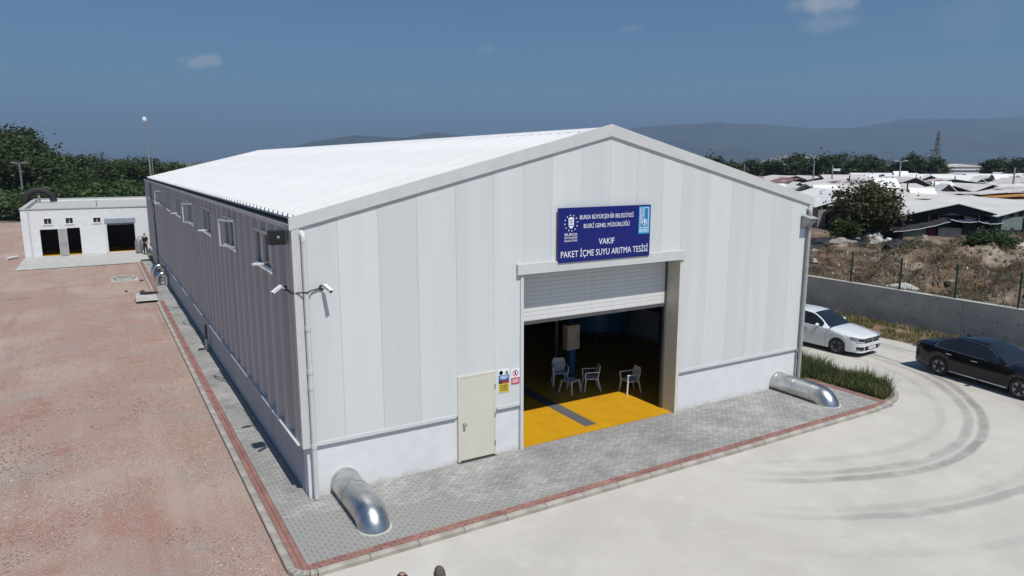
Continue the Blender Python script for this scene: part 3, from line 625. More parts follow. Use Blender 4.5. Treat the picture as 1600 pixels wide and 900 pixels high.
# ------------------------------------------------------------------ inside the hall
fl = MB().box(.36,W-.37,.36,L-.2,-.3,0.0).box(D0+.001,D1-.001,.06,.359,-.3,-.001); fl.build('floor','yellow_floor',hall)
dr = MB(); dr.box(7.93,8.33,.40,14,.0015,.006); dr.build('drain_cover','drain',hall)
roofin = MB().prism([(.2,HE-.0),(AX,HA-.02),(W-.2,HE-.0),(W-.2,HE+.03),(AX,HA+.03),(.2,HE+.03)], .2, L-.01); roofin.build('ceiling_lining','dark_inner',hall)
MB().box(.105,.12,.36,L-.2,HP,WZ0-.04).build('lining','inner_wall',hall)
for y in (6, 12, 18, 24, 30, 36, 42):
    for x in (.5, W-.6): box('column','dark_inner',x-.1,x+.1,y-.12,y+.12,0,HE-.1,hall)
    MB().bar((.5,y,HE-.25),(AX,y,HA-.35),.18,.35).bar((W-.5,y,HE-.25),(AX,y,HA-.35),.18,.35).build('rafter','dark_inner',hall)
for i, (x, y) in enumerate(((13.9,7.6),(13.9,11.2),(10.4,12.5))):
    t = thing('filter_tank', ('blue steel filter tank nearest to the roller door inside the hall','blue steel filter tank behind the first tank inside the hall','blue steel filter tank behind the control cabinet inside the hall')[i], 'tank', (x,y,0), 0, 'filter tanks inside the hall')
    MB().lathe([(.0,.35),(.9,.55),(1.25,.8),(1.25,3.2),(1.1,3.55),(.6,3.8),(0,3.9)],(0,0,0),'z',28).build('vessel','blue_steel',t,50)
    for k in range(4):
        a = math.pi/4+k*math.pi/2; MB().bar((math.cos(a),math.sin(a),0),(math.cos(a),math.sin(a),.9),.12).build('leg','dark_steel',t)
    MB().tube([(-1.2,-.2,.4),(-1.55,-.2,.4),(-1.55,-.2,2.9),(-1.0,-.2,3.3)],.09,10).build('pipework','blue_steel',t,50)
t = thing('control_cabinet', 'pale control cabinet mounted on a blue steel post inside the roller door', 'cabinet', (10.1,4.2,0))
box('cabinet_box','cabinet',-.25,.25,-.14,.14,1.1,1.95,t); box('cabinet_door','cabinet',-.23,.23,-.156,-.1405,1.12,1.93,t); box('post','blue_post',-.10,.10,-.1,.1,.02,1.099,t); box('base_plate','blue_post',-.2,.2,-.2,.2,0,.019,t); box('latch','black',.15,.18,-.168,-.1565,1.5,1.6,t)
t = thing('red_valve_rig', 'vertical pipe with two red valve wheels behind the control cabinet', 'valve', (11.4,7.0,0))
MB().tube([(0,0,0),(0,0,3.1),(-.6,0,3.1)],.07,10).build('riser','galv',t,50)
for z in (1.9,2.6):
    mb = MB(); mb.tube([(0.26*math.cos(a*math.pi/8)+.05,-.22,z+.26*math.sin(a*math.pi/8)) for a in range(17)],.035,6); mb.bar((-.2,-.22,z),(.3,-.22,z),.04); mb.bar((.05,-.22,z-.25),(.05,-.22,z+.25),.04); mb.build('hand_wheel','red_paint',t)
    MB().tube([(.05,-.24,z),(.02,0,z)],.03,8).build('spindle','galv',t)
def chair(label, loc, rz, arms=True):
    t = thing('plastic_chair' if arms else 'plastic_stool', label, 'chair' if arms else 'stool', loc, rz, None)
    P = lambda n, mb: mb.build(n, 'plastic_white', t, 40)
    P('seat', MB().prism([(-.23,-.22),(.23,-.22),(.25,0),(.21,.22),(-.21,.22),(-.25,0)], .405, .43, 'z'))
    for sx in (-1,1):
        P('leg', MB().bar((sx*.21,-.2,.41),(sx*.26,-.25,0),.05,.035)); P('leg', MB().bar((sx*.19,.2,.41),(sx*.23,.29,0),.05,.035))
    if arms:
        b = MB().prism([(-.2,.43),(.2,.43),(.22,.75),(.17,.86),(-.17,.86),(-.22,.75)], 0, .022).build('backrest','plastic_white',t,None,(0,.2,0)); b.rotation_euler = (R(-11),0,0); b.location = (0,.10,.0)
        for s in range(5): MB().prism([(-.14+s*.07-.012,.50),(-.14+s*.07+.012,.50),(-.14+s*.07+.012,.74),(-.14+s*.07-.012,.74)],-.003,-.0005).build('slot','pipe_grey',b)
        for sx in (-1,1):
            P('armrest', MB().bar((sx*.26,-.24,.64),(sx*.23,.24,.66),.06,.025)); P('arm_post', MB().bar((sx*.235,-.22,.41),(sx*.26,-.23,.63),.045,.03))
    return t
chair('white plastic armchair behind the stool inside the door', (9.5,4.0,0), R(-25)); chair('low white plastic stool among the chairs inside the door', (9.3,3.1,0), R(20), False)
chair('white plastic armchair turned side-on beside the stool', (10.05,3.0,0), R(-115)); chair('white plastic armchair at the edge of the sunlit yellow floor', (11.0,2.15,0), R(-100))

# ------------------------------------------------------------------ silver ducts
def duct(x, label, yend=-2.0):
    t = thing('silver_duct', label, 'duct', (x,0,0), 0, None); r = .33; zc = .21; Rb = .42
    MB().tube([(0,.09,zc),(0,-.65,zc),(0,-1.4,zc)], r, 24).build('straight_section','alu',t,40)
    a0 = [(0,-1.4,zc)]+[(0,-1.4-.12-Rb*math.sin(R(a))*1.0, zc-Rb*(1-math.cos(R(a)))) for a in (0,15,30,45,60,75,90)]
    MB().tube(a0+[(0,-1.94,-.4)], [r*1.012]*8+[r*1.012], 24).build('elbow','alu',t,40)
    for y in (-.05,-.72,-1.41): MB().tube([(0,y,zc),(0,y-.03,zc)], r+.008, 24).build('seam','alu',t,40)
    MB().lathe([(r+.03,-.02),(r+.022,.008),(r-.02,.01)],(0,-1.94,0),'z',24).build('collar','slab',t)
duct(.86,'silver insulated duct elbowing into the pavement by the near hall corner'); duct(15.5,'silver insulated duct elbowing into the pavement by the weedy bed')
for i, (y, h, ln) in enumerate(((33.4,1.0,.62),(32.1,.75,.5))):
    t = thing('bent_duct', ('tall' if i == 0 else 'short')+' shiny goose-neck duct beside the ribbed wall', 'duct', (-.05,y,0)); r = .17
    pts = [(.14,0,h-.25),(.0,0,h-.25)]
    pts = [(.0,0,.0),(.0,0,h-.3)]+[(-ln/2+ln/2*math.cos(R(a)),0,h-.3+ln/2*math.sin(R(a))) for a in range(15,180,15)]+[(-ln,0,h-.3),(-ln,0,.0)]
    MB().tube(pts, r, 16).build('duct_body','chrome',t,50)
    for xx in (0,-ln): MB().tube([(xx,0,h-.34),(xx,0,h-.3)],r+.012,16).build('seam','alu',t,40)
t = thing('standpipe', 'short capped standpipe against the foot of the ribbed wall', 'pipe', (-.1,14.9,0)); MB().tube([(0,0,0),(0,0,.42)],.06,10).build('lower_pipe','pipe_white',t,40); MB().tube([(0,0,.42),(0,0,1.0)],.05,10).build('upper_pipe','dark_steel',t,40); MB().tube([(-.3,.1,.012),(-.06,.02,.012)],.035,6).build('hose_stub','black',t)
o = MB().lathe([(.42,.0),(.42,.05),(.36,.07),(0,.075)],(0,0,0),'z',20).build('rubber_mat','rubber',None,40,(-1.25,29.4,.03)); o.scale = (1.1,.8,1); tag(o,'black rubber lid on the small concrete pad by the kerb','lid')
sheet('concrete_pad', [(-2.0,27.1),(-.92,27.1),(-.92,29.9),(-1.9,29.9)], .025, 'slab')
t = thing('manhole_ring', 'low round concrete manhole ring in the red gravel yard', 'manhole', (-2.2,36.3,G)); MB().lathe([(.62,-.02),(.62,.22),(.48,.22),(.48,.02)],(0,0,0),'z',24).build('ring','slab',t,40); MB().lathe([(.47,.12),(0,.12)],(0,0,0),'z',24).build('cover','dark_steel',t); MB().box(-.75,.75,-.75,.75,-.05,.03).build('base','slab',t)
for i, (x, y, s) in enumerate(((-1.5,30.8,.16),(-1.9,27.9,.13),(-1.3,35.2,.12),(-2.3,31.5,.1))):
    me = bpy.data.meshes.new('loose_stone'); bm = bmesh.new(); bmesh.ops.create_icosphere(bm, subdivisions=2, radius=s)
    for v in bm.verts: v.co = v.co*random.uniform(.75,1.1); v.co.z *= .6
    bm.to_mesh(me); bm.free(); me.materials.append(MAT['bark']); o = link('loose_stone', me, None, (x,y,G+s*.35)); tag(o,'dark loose stone lying on the gravel near the manhole','stone','loose stones on the gravel')
# mast on the rear corner
t = thing('camera_mast', 'tall thin mast with a dome camera at the rear corner of the hall', 'mast', (.45,45.5,G)); t.scale = (1,1,.955); MB().tube([(0,0,0),(0,0,7),(-.05,0,10.9)],[.07,.06,.04],8).build('pole','galv',t,40); MB().tube([(.18,.1,0),(.18,.1,8.2)],.03,6).build('conduit','galv',t); MB().lathe([(0,.28),(.12,.24),(.16,.1),(.16,0),(.12,-.1),(0,-.16)],(-.1,0,11.0),'z',14).build('dome','plastic_white',t,50); MB().bar((-.1,0,10.75),(.15,0,10.75),.05).build('bracket','galv',t)

# ------------------------------------------------------------------ white utility building at the back of the yard
ub = thing('utility_building', 'low white flat-roofed utility building at the far end of the gravel yard', 'building', (-8.45,51.75,G))
UW, UD, UH = 12.6, 18.0, 3.78
holes = [(1.15,2.35,.05,2.2),(2.95,3.85,.05,2.25),(5.75,7.75,.1,2.85),(1.5,1.98,2.62,3.05),(2.95,3.43,2.62,3.05),(4.85,5.35,2.62,3.0)]
mb = MB(); wall_cells(mb,[0,UW],[-.2,UH],holes,0,.25); mb.box(0,.25,.252,UD,-.2,UH); mb.box(UW-.25,UW,.252,UD,-.2,UH); mb.box(.252,UW-.252,UD-.25,UD,-.2,UH); mb.build('wall','plaster',ub)
box('roof_slab','slab',.25,UW-.25,.25,UD-.25,UH-.35,UH-.2,ub); box('floor','yellow_floor',.26,UW-.26,.01,UD-.3,-.15,.04,ub)
MB().box(-.06,UW+.06,-.06,.28,UH+.001,UH+.07).box(-.06,.28,.281,UD+.06,UH+.001,UH+.07).box(UW-.28,UW+.06,.281,UD+.06,UH+.001,UH+.07).box(.281,UW-.281,UD-.28,UD+.06,UH+.001,UH+.07).build('coping','slab',ub)
box('inner_partition','dark_inner',.26,UW-.26,5,5.15,.041,UH-.36,ub); box('inner_partition','dark_inner',4.3,4.45,.26,4.99,.041,UH-.36,ub)
for (a,b,c,d) in holes[3:]:
    q = bpy.data.objects.new('window',None); C.objects.link(q); q.parent = ub
    MB().box(a-.09,b+.09,-.05,-.002,c-.1,c).box(a-.09,b+.09,-.05,-.002,d,d+.07).box(a-.09,a,-.05,-.002,c,d).box(b,b+.09,-.05,-.002,c,d).build('window_frame','plaster',q); box('pane','glass_dark',a,b,.1,.11,c,d,q); box('mullion','trim',(a+b)/2-.02,(a+b)/2+.02,.06,.098,c,d,q)
box('shutter_box','shutter_blue',5.6,7.85,-.06,-.003,2.5,2.88,ub); box('rolled_shutter','shutter_blue',5.76,7.74,.1,.2,2.35,2.849,ub); 
box('door_surround','trim',5.62,5.745,-.03,-.003,.1,2.5,ub); box('door_surround','trim',7.755,7.85,-.03,-.003,.1,2.5,ub)
dl = box('door_leaf','pipe_grey',2.37,2.93,-.06,-.01,.06,2.2,ub); box('handle','black',2.8,2.88,-.1,-.061,1.0,1.04,dl); box('kick_panel','galv',2.42,2.88,-.065,-.0605,.9,1.0,dl)
MB().tube([(.5,-.06,.05),(.5,-.06,UH-.1)],.05,8).build('downpipe','pipe_white',ub); MB().bar((8.2-3,3,UH-.2),(8.2-3,3,UH+.5),.08).build('vent_stub','galv',ub)
sheet('apron_slab', [(-8.6,44.3),(-.75,44.6),(-.75,46.2),(.0,46.3),(0,51.7),(-8.5,51.7)], G+.03, 'slab')
t = thing('pressure_tank', 'small upright steel tank by the corner of the white utility building', 'tank', (-.55,50.6,G+.03)); MB().lathe([(0,.05),(.25,.1),(.3,.3),(.3,.95),(.22,1.15),(0,1.2)],(0,0,0),'z',16).build('vessel','galv',t,50); MB().tube([(0,0,1.2),(0,0,1.35),(.3,0,1.35)],.04,6).build('outlet','galv',t)
for k in range(3): MB().bar((.2*math.cos(k*2.1),.2*math.sin(k*2.1),0),(.2*math.cos(k*2.1),.2*math.sin(k*2.1),.2),.05).build('leg','dark_steel',t)
t = thing('flexible_duct', 'thick black corrugated duct arching over the rear of the utility building roof', 'duct', (-7.9,67.0,UH-.3)); t.scale = (.8,.8,.8); pts = [(1.45*math.cos(R(a)),.1,.1+1.45*math.sin(R(a))*.95) for a in range(0,181,6)]
MB().tube(pts,[.36+(.04 if i % 2 else 0) for i in range(len(pts))],12).build('corrugated_hose','rubber',t,30); box('support','galv',-.12,.12,-.3,.4,.0,.9,t)
o = box('boundary_wall','slab',-60,-12.6,80,80.3,G-.2,1.3); tag(o,'low pale boundary wall at the far edge of the gravel yard','wall')
t = thing('pale_pipe_end', 'short white pipe lying by the corner of the utility building', 'pipe', (-9.0,52.2,G+.12)); MB().tube([(0,0,0),(-.6,-.9,0)],.12,10).build('pipe_length','pipe_white',t,40)

# ------------------------------------------------------------------ retaining wall, fence, raised ground
rw = thing('retaining_wall', 'long grey concrete retaining wall with form-tie holes below the fence', 'wall', (28,0,G))
WT = 1.57-G
yy = -14.0; k = 0
while yy < 60:
    o = box('wall_section','wall_concrete',0,.28,yy+.006,yy+4.9-.006,-.3,WT-.03,rw); yy += 4.9
box('coping_edge','slab',-.015,.30,-14,59.9,WT-.03,WT,rw)
mb = MB(); hp = MB()
for i in range(60):
    for z in (.45,1.05): 
        y_ = -10+i*.75+(.35 if z > 1 else 0)+random.uniform(-.08,.08); mb.lathe([(.032,-.003),(0,-.003)],(0,y_,z+random.uniform(-.05,.05)),'x',8)
o = mb.build('tie_holes','black',rw); o['kind'] = 'stuff'
fe = thing('mesh_fence', 'green wire mesh fence on posts along the top of the retaining wall', 'fence', (28.14,0,1.57))
pm = MB().bar((0,0,-.02),(0,0,1.48),.06).mesh('post','green_post'); wm = MB()
for z in [i*.2+.05 for i in range(8)]: wm.bar((0,0,z),(0,2.45,z),.004)
for j in range(25): wm.bar((0,.05+j*.1,.05),(0,.05+j*.1,1.45),.0035)
wm = wm.mesh('mesh_panel','wire')
for i in range(-4, 20):
    o = link('post', pm, fe, (0,-1.3+2.45*i,0)); link('mesh_panel', wm, fe, (0.035,-1.3+2.45*i,0)); 
bmk = MB().bar((0,0,0),(0,0,.35),.09).mesh('post_clamp','green_post')
# raised rough ground
gx = np.concatenate([np.linspace(28.27, 60, 110), np.linspace(61, 420, 40)]); gy = np.concatenate([np.linspace(-60,-12,20), np.linspace(-11.5, 45, 150), np.linspace(47, 420, 40)])
X, Y = np.meshgrid(gx, gy)
def hterr(X, Y):
    near = np.clip((X-28.3)/2, 0, 1)*np.clip((70-X)/20, 0, 1)
    d = (X-CAM.x)*FW.x + (Y-CAM.y)*FW.y
    lump = np.clip((47.5-d)/3, 0, 1)
    z = 1.50 + near*lump*(1.9*(vnoise(X,Y,.28,21)-.42) + 1.0*(vnoise(X,Y,.8,22)-.45) + .38*(vnoise(X,Y,2.2,23)-.5)) + .3*np.clip((X-31)/8,0,1)
    return z
tag(link('rough_ground', grid_mesh('rough_ground', X, Y, hterr(X,Y), 'rough_soil')), kind='structure')
def zt(x, y): return float(hterr(np.array([[x]]), np.array([[y]]))[0,0])
def in_scrub(n, g):
    x = 28.4+g.random(n*2)*24; y = -10+g.random(n*2)*36; d = (x-CAM.x)*FW.x+(y-CAM.y)*FW.y; c = vnoise(x,y,.7,31)
    ok = (d < 47)&(c > .34); x, y = x[ok][:n], y[ok][:n]; return np.stack([x,y,hterr(x,y)-.02],1)
o = link('dry_scrub', blades(110000, in_scrub, .05, .26, .012, 'scrub', 'dry_scrub', 2.6, 33)); tag(o,'brown dry scrub and litter over the waste ground behind the fence','scrub',kind='stuff')
def in_scrub2(n, g):
    p = in_scrub(n, g); c = vnoise(p[:,0],p[:,1],.22,77); return p[c > .52]
o = link('waste_ground_weeds', blades(12000, in_scrub2, .1, .38, .014, 'grass_green', 'waste_ground_weeds', .5, 35)); tag(o,'patches of dull green weeds on the waste ground behind the fence','weeds',kind='stuff')
# ------------------------------------------------------------------ trees
def leaves(n, lobes, size, g, shell=.55):
    """n leaf quads spread in clumps through ellipsoid lobes (cx,cy,cz,rx,ry,rz)"""
    lb = np.array(lobes); wt = lb[:,3]*lb[:,4]*lb[:,5]; wt = wt/wt.sum(); nc = max(20, n//45)
    ix = g.choice(len(lb), nc, p=wt); d = g.normal(size=(nc,3)); d /= np.linalg.norm(d,axis=1)[:,None]; rr = shell+(1-shell)*g.random(nc)[:,None]
    cc = lb[ix,:3]+d*rr*lb[ix,3:]; cs = (lb[ix,3:].mean(1))*(.16+.22*g.random(nc))
    j = g.integers(0,nc,n); P = cc[j]+g.normal(size=(n,3))*cs[j][:,None]*np.array([1,1,.7])
    a = g.normal(size=(n,3)); a /= np.linalg.norm(a,axis=1)[:,None]; a[:,2] *= .6; b = np.cross(a, g.normal(size=(n,3))); b /= np.linalg.norm(b,axis=1)[:,None]
    s = (size*(.5+g.random(n)))[:,None]; V = np.stack([P-a*s, P-b*s*.55, P+a*s, P+b*s*.55],1).reshape(-1,3)
    return V, np.arange(n*4).reshape(-1,4)
def tree_meshes(seed, h, rad, n, size, m, trunk=.28, squat=1.0):
    g = np.random.default_rng(seed); lobes = [(0,0,h*.62,rad*.75,rad*.75,h*.34)]
    for k in range(7):
        a = g.uniform(0,2*math.pi); q = rad*g.uniform(.3,.7); lobes.append((q*math.cos(a),q*math.sin(a),h*g.uniform(.35,.82),rad*g.uniform(.3,.5),rad*g.uniform(.3,.5),h*g.uniform(.12,.2)))
    V, Q = leaves(n, lobes, size, g); V[:,2] = np.maximum(V[:,2], h*.06); cr = np_mesh('crown', V, Q, m)
    mb = MB(); mb.tube([(0,0,-.3),(.05*h*.1,0,h*.25),(0,.03*h,h*.6)],[h*.035,h*.028,h*.012],8)
    for lo in lobes[1:6]: mb.tube([(0,0,h*.22),(lo[0]*.5,lo[1]*.5,lo[2]*.75),(lo[0],lo[1],lo[2])],[h*.016,h*.01,h*.004],5)
    return cr, mb.mesh('trunk','bark',50)
var = [tree_meshes(100+i, 10, 4.2+.4*(i % 3), 5200, .27, ('leaf_dark','leaf_mid','leaf_dark','leaf_mid')[i]) for i in range(4)]
varf = [tree_meshes(150+i, 9, 3.6+.5*(i % 2), 3000, .36, 'leaf_far') for i in range(3)]
def tree(name, label, v, loc, h, h0, sx=1, group=None):
    t = thing(name, label, 'tree', loc, random.uniform(0,6.28), group); s = h/h0; t.scale = (s*sx, s*sx, s)
    link('crown', v[0], t); link('trunk', v[1], t); return t
# left: a wood behind the yard; heights follow the outline of the photograph's tree belt
GL = 'trees of the wood behind the gravel yard'
def skyline(u):
    return float(np.interp(u, [-300,-120,-20,30,60,85,130,170,230,300,340,420,520], [200,205,198,197,214,232,243,240,247,250,258,262,262]))
def tops(u, depth, v): return 7.4 + (252-v)/1103.4*depth
for row, (dep, n, lo) in enumerate(((150,26,0),(128,22,10),(108,20,34))):
    for i in range(n):
        u = -260+ (i+random.uniform(.2,.8))*(780/n)
        if row == 2 and u > 330: continue
        h = max(3.0, tops(u, dep, skyline(u)-(9 if u < 75 else 0)+lo*random.uniform(.6,1.3)+random.uniform(-3,9))-G)
        plc = 'behind the lamp pole' if u < 70 else 'behind the utility building' if u < 225 else 'behind the hall roof'; p = at(u, dep+random.uniform(-7,7), G); big = u < 90 and row == 0
        tree('broadleaf_tree', 'tall dark broadleaf tree rising above the rest of the wood' if big else 'dark green tree in the back of the wood '+plc if row < 2 else 'lighter green young tree in the front of the wood '+plc, random.choice(var[0:1]+var[2:3]) if row < 2 else random.choice(var), p, h, 10, random.uniform(.85,1.25)*(1 if h > 7 else 1.5), GL+(' tall' if big else ' back' if row < 2 else ' front'))
bv = [tree_meshes(200+i, 3, 2.2, 2600, .17, 'leaf_bush' if i else 'leaf_mid') for i in range(2)]
for i in range(20):
    u = -60+i*17+random.uniform(-6,6); dep = random.uniform(90,99); t = tree('wood_edge_shrub','low leafy shrub at the edge of the wood',bv[i % 2],at(u,dep,G),random.uniform(2.6,4.6),3,1.2,'shrubs at the edge of the wood'); t['category'] = 'shrub'
# right: belt of trees beyond the sheds
for i in range(34):
    u = 1040+i*19+random.uniform(-8,8)
    if 1462 < u < 1518: continue
    dep = random.uniform(185,215); v = np.interp(u,[1040,1100,1180,1300,1380,1440,1520,1600,1700],[247,245,244,243,241,241,245,243,242])+random.uniform(-4,9)
    tree('belt_tree','dark green tree of the far belt '+('by the roof edge of the hall' if u < 1200 else 'behind the two thin poles' if u < 1335 else 'behind the double-arm lamp pole' if u < 1430 else 'beside the white warehouse and the pylon' if u < 1535 else 'beyond the orange tarpaulin'),varf[i % 3],at(u,dep,1.4),tops(u,dep,v)-1.4,9,random.uniform(1.0,1.35),'trees of the belt beyond the tin roofs')
# the olive tree before the sheds and the bush
cr, tk_ = tree_meshes(301, 4.4, 2.6, 9500, .12, 'leaf_olive'); p = at(1352,49,0)
tree('olive_tree','sparse olive brown tree standing in front of the shacks',(cr,tk_),(p.x,p.y,1.7),4.3,4.4)
cr, tk_ = tree_meshes(302, 2.6, 1.7, 3500, .12, 'leaf_dark'); p = at(1290,47,0)
t = tree('leafy_shrub','dark leafy shrub under the olive tree by the black tarpaulin',(cr,tk_),(p.x+1.6,p.y-.4,1.7),1.9,2.6,1.0); t['category'] = 'shrub'
cr, tk_ = tree_meshes(303, 1.5, 1.5, 4500, .085, 'leaf_bush'); p = at(1548,40.5,0)
t = tree('round_bush','bright green rounded bush on the waste ground before the shacks',(cr,tk_),(p.x,p.y,zt(p.x,p.y)-.15),1.5,1.5); t['category'] = 'bush'
# ------------------------------------------------------------------ shacks with tin roofs
RZ = -YAW; LAST = [None]
def shed(u, depth, wd, ln, hw, hr, roof, wall, label, rz=0, group=None, open_front=True, z0=1.78, eave=.35, ridge_off=0.0, name='tin_roof_shed'):
    p = at(u, depth, z0); t = thing(name, label, 'shed', p, RZ+rz, group); h2 = wd/2; rx = ridge_off*h2
    def prof(d): return [(-h2-eave, hw+d-(hr-hw)*eave/h2*.6),(rx,hr+d),(h2+eave,hw+d-(hr-hw)*eave/h2*.6)]
    for s in (0,1):
        a, b = prof(.05)[s], prof(.05)[s+1]; c, d = prof(.0)[s+1], prof(.0)[s]
        if s: b = b; a = (a[0]+.004,a[1]); c = c; d = (d[0]+.004,d[1])
        MB().prism([a,b,c,d],-.3,ln).build('roof_slope',roof,t)
        n = max(2,int(abs(b[0]-a[0])/.9))
    for x in (-h2,h2-.12): MB().box(x,x+.12,.0,ln,0,hw-.03).build('side_wall',wall,t)
    MB().box(-h2+.121,h2-.121,ln-.15,ln,0,hw-.02).build('back_wall',wall,t)
    MB().prism([(-h2,hw),(h2,hw),(rx,hr-.03)],.02,.08).build('gable','shack_dark',t)
    LAST[0] = t; return t
# front row, each with its own front
s1 = shed(1483,48.6,6.5,11,1.97,2.76,'tin0','shack_dark','wide shack with a dark gable and pale front panels facing the waste ground',ridge_off=.1)
f = lambda n,m,a,b,c,d,y=-.02: box(n,m,a,b,y-.05,y,c,d,s1)
f('front_panel','shack_green',-3.35,-1.55,.03,1.0); f('front_panel','shack_pale',-.8,.88,.03,1.10); f('door','shack_red',-1.5,-.87,.02,1.2); f('front_panel','shack_pale',1.95,3.18,.03,1.05); f('dark_front','shack_dark',.95,1.85,.02,1.9,.04); f('back_cloth','shack_dark',-3.1,3.1,.01,1.95,.5)
for x in (-3.3,-1.52,-.84,.91,1.9,3.2): MB().bar((x,-.12,0),(x,-.12,1.97),.08).build('post','shack_dark',s1)
def awning(par, xa, xb, z_a, z_b, sag, m, drop=.3):
    mb = MB(); n_ = 12
    for i in range(n_):
        q = []
        for f_ in (i/n_, (i+1)/n_): x = xa+(xb-xa)*f_; z = z_a+(z_b-z_a)*f_-sag*math.sin(math.pi*f_)+.015*math.sin(f_*23); q.append((x,z))
        (x0,za),(x1,zb) = q
        mb.add([(x0,-.75,za-drop),(x1,-.75,zb-drop),(x1,-.02,zb),(x0,-.02,za),(x0,-.73,za-.03-drop),(x1,-.73,zb-.03-drop),(x1,.0,zb-.03),(x0,.0,za-.03)],[(0,1,2,3),(4,7,6,5),(0,4,5,1),(2,6,7,3)])
    mb.build('awning_tarp',m,par); MB().tube([(xa+(xb-xa)*k/12,-.76,z_a+(z_b-z_a)*k/12-sag*math.sin(math.pi*k/12)+.015*math.sin(k/12*23)-drop) for k in range(13)],.022,5).build('awning_edge','trim',par)
awning(s1,-4.2,-.4,1.15,1.85,.12,'tarp_black',.25); awning(s1,-.4,1.4,1.85,1.7,.1,'tarp_blue',.12); awning(s1,1.45,3.2,1.72,1.6,.12,'tarp_blue',.1)
s2 = shed(1632,48.2,6.4,11,1.95,2.85,'tin0','shack_green','shack with a grey-green boarded gable beside the dark-gabled shack')
box('boarded_front','shack_green',-3.2,3.2,-.09,-.01,1.0,1.9,s2); box('boarded_front','shack_blue',-3.2,3.2,-.03,.019,0,.99,s2)
for i in range(20): box('gable_board','shack_green' if i % 2 else 'shack_dark',-3.15+i*.317,-2.85+i*.317,-.06,.018,1.902,1.97+max(.03,(1-abs(-3.0+i*.317)/3.2)*.8),s2)
for x in (-3.1,-1.5,0,1.5,3.1): MB().bar((x,-.14,0),(x,-.14,1.95),.08).build('post','shack_dark',s2)
s3 = shed(1345,60,7.6,10,1.85,3.05,'tin2','shack_brick','white-roofed shack with brick piers half hidden behind the olive tree')
box('front_panel','shack_dark',-3.7,3.7,-.02,.019,0,1.8,s3)
for a, b in ((-3.75,-3.1),(-2.7,-1.9),(-1.4,-.3),(.4,1.6)): box('brick_pier','shack_brick',a,b,-.12,-.021,0,1.6,s3)
shed(1240,66,7.0,10,1.7,2.4,'tin0','shack_dark','off-white roofed shack showing directly past the hall corner')
# the crowd of roofs behind
def roof_clutter(t, wd, ln, hw, hr):
    rc = rl; n = rc.randint(1, 3); h2 = wd/2
    for _ in range(n):
        s_ = rc.choice((-1,1)); x0 = rc.uniform(.25,.6)*h2; x1 = x0+rc.uniform(.15,.35)*h2; y0 = rc.uniform(0,ln*.6); y1 = y0+rc.uniform(.8,3.0)
        zf = lambda x: hr-(hr-hw)*x/h2+.10
        MB().prism([(s_*x0,zf(x0)+.08),(s_*x1,zf(x1)+.08),(s_*x1,zf(x1)+.12),(s_*x0,zf(x0)+.12)],y0,y1).build('roof_patch',rc.choice(['tin3','tin4','tin1','tin2','shack_blue','tin5']),t)
    if rc.random() < .55:
        x = rc.uniform(-.5,.5)*h2; y = rc.uniform(1,ln-2); w_ = rc.uniform(.8,1.6); h_ = hr+rc.uniform(.35,.7)
        MB().prism([(x-w_,hr-.3),(x,h_),(x+w_,hr-.3)],y,y+.06).build('dormer_front','shack_dark',t); MB().prism([(x-w_-.15,hr-.3),(x,h_+.05),(x,h_+.0),(x-w_-.1,hr-.35)],y-.15,y+2.2).build('dormer_slope','tin2',t); MB().prism([(x+w_+.15,hr-.3),(x+.004,h_+.05),(x+.004,h_+.0),(x+w_+.1,hr-.35)],y-.15,y+2.2).build('dormer_slope','tin0',t)
    if rc.random() < .5:
        x = rc.uniform(-.6,.6)*h2; y = rc.uniform(.5,ln-1); MB().tube([(x,y,hw),(x,y,hr+rc.uniform(.4,1.1))],.07,6).build('stove_pipe','shack_dark',t)
GS = 'tin roofed sheds of the settlement'; k = 0; rl = random.Random(4)
for dep, n, u0, u1 in ((72,8,1150,1690),(86,9,1140,1680),(103,10,1130,1680),(122,11,1120,1690),(143,12,1110,1690)):
    for i in range(n):
        u = u0+(u1-u0)*(i+rl.uniform(.15,.85))/n; wd = rl.uniform(5,9)*(1.0+dep/300); ln = rl.uniform(7,14); hw = rl.uniform(1.4,2.3); hr = hw+rl.uniform(.6,1.5); m = rl.choice(['tin0','tin0','tin1','tin2','tin5','tin3','tin2'])
        if u < 1300 and dep > 100: m = rl.choice(['tin4','tin4','tin1'])
        wh = {72:'in the row next behind the dark-gabled shack',86:'two rows behind the dark-gabled shack',103:'in the middle of the crowd of roofs',122:'in the last row but one before the tree belt',143:'in the last row before the tree belt'}[dep]
        lab = {'tin0':'off-white tin roofed shed '+wh,'tin1':'pinkish grey roofed shed '+wh,'tin2':'bright white roofed shed '+wh,'tin3':'weathered dark grey roofed shed '+wh,'tin4':'rusty red roofed shed '+wh,'tin5':'stained beige roofed shed '+wh}[m]
        shed(u,dep+rl.uniform(-3,3),wd,ln,hw,hr,m,rl.choice(['shack_dark','shack_brick','shack_pale']),lab,rl.choice([0,0,R(90),R(8),R(-12),R(80)]),GS,z0=1.7,ridge_off=rl.uniform(-.3,.3)); k += 1
        if dep < 125: roof_clutter(LAST[0], wd, ln, hw, hr)
t = thing('orange_tarp_roof','orange and pink tarpaulin roof edge behind the boarded shack','tarpaulin',at(1588,66,4.15),RZ)
MB().prism([(-2.4,-.1),(2.6,.18),(2.6,.24),(-2.4,-.04)],0,4).build('tarp','tin_orange',t); MB().prism([(-2.4,.1),(2.6,.5),(2.6,.54),(-2.4,.14)],2,5).build('tarp','tin1',t)
for x in (-2.3,2.5): MB().bar((x,.5,-2.4),(x,.5,0),.1).build('post','shack_dark',t)
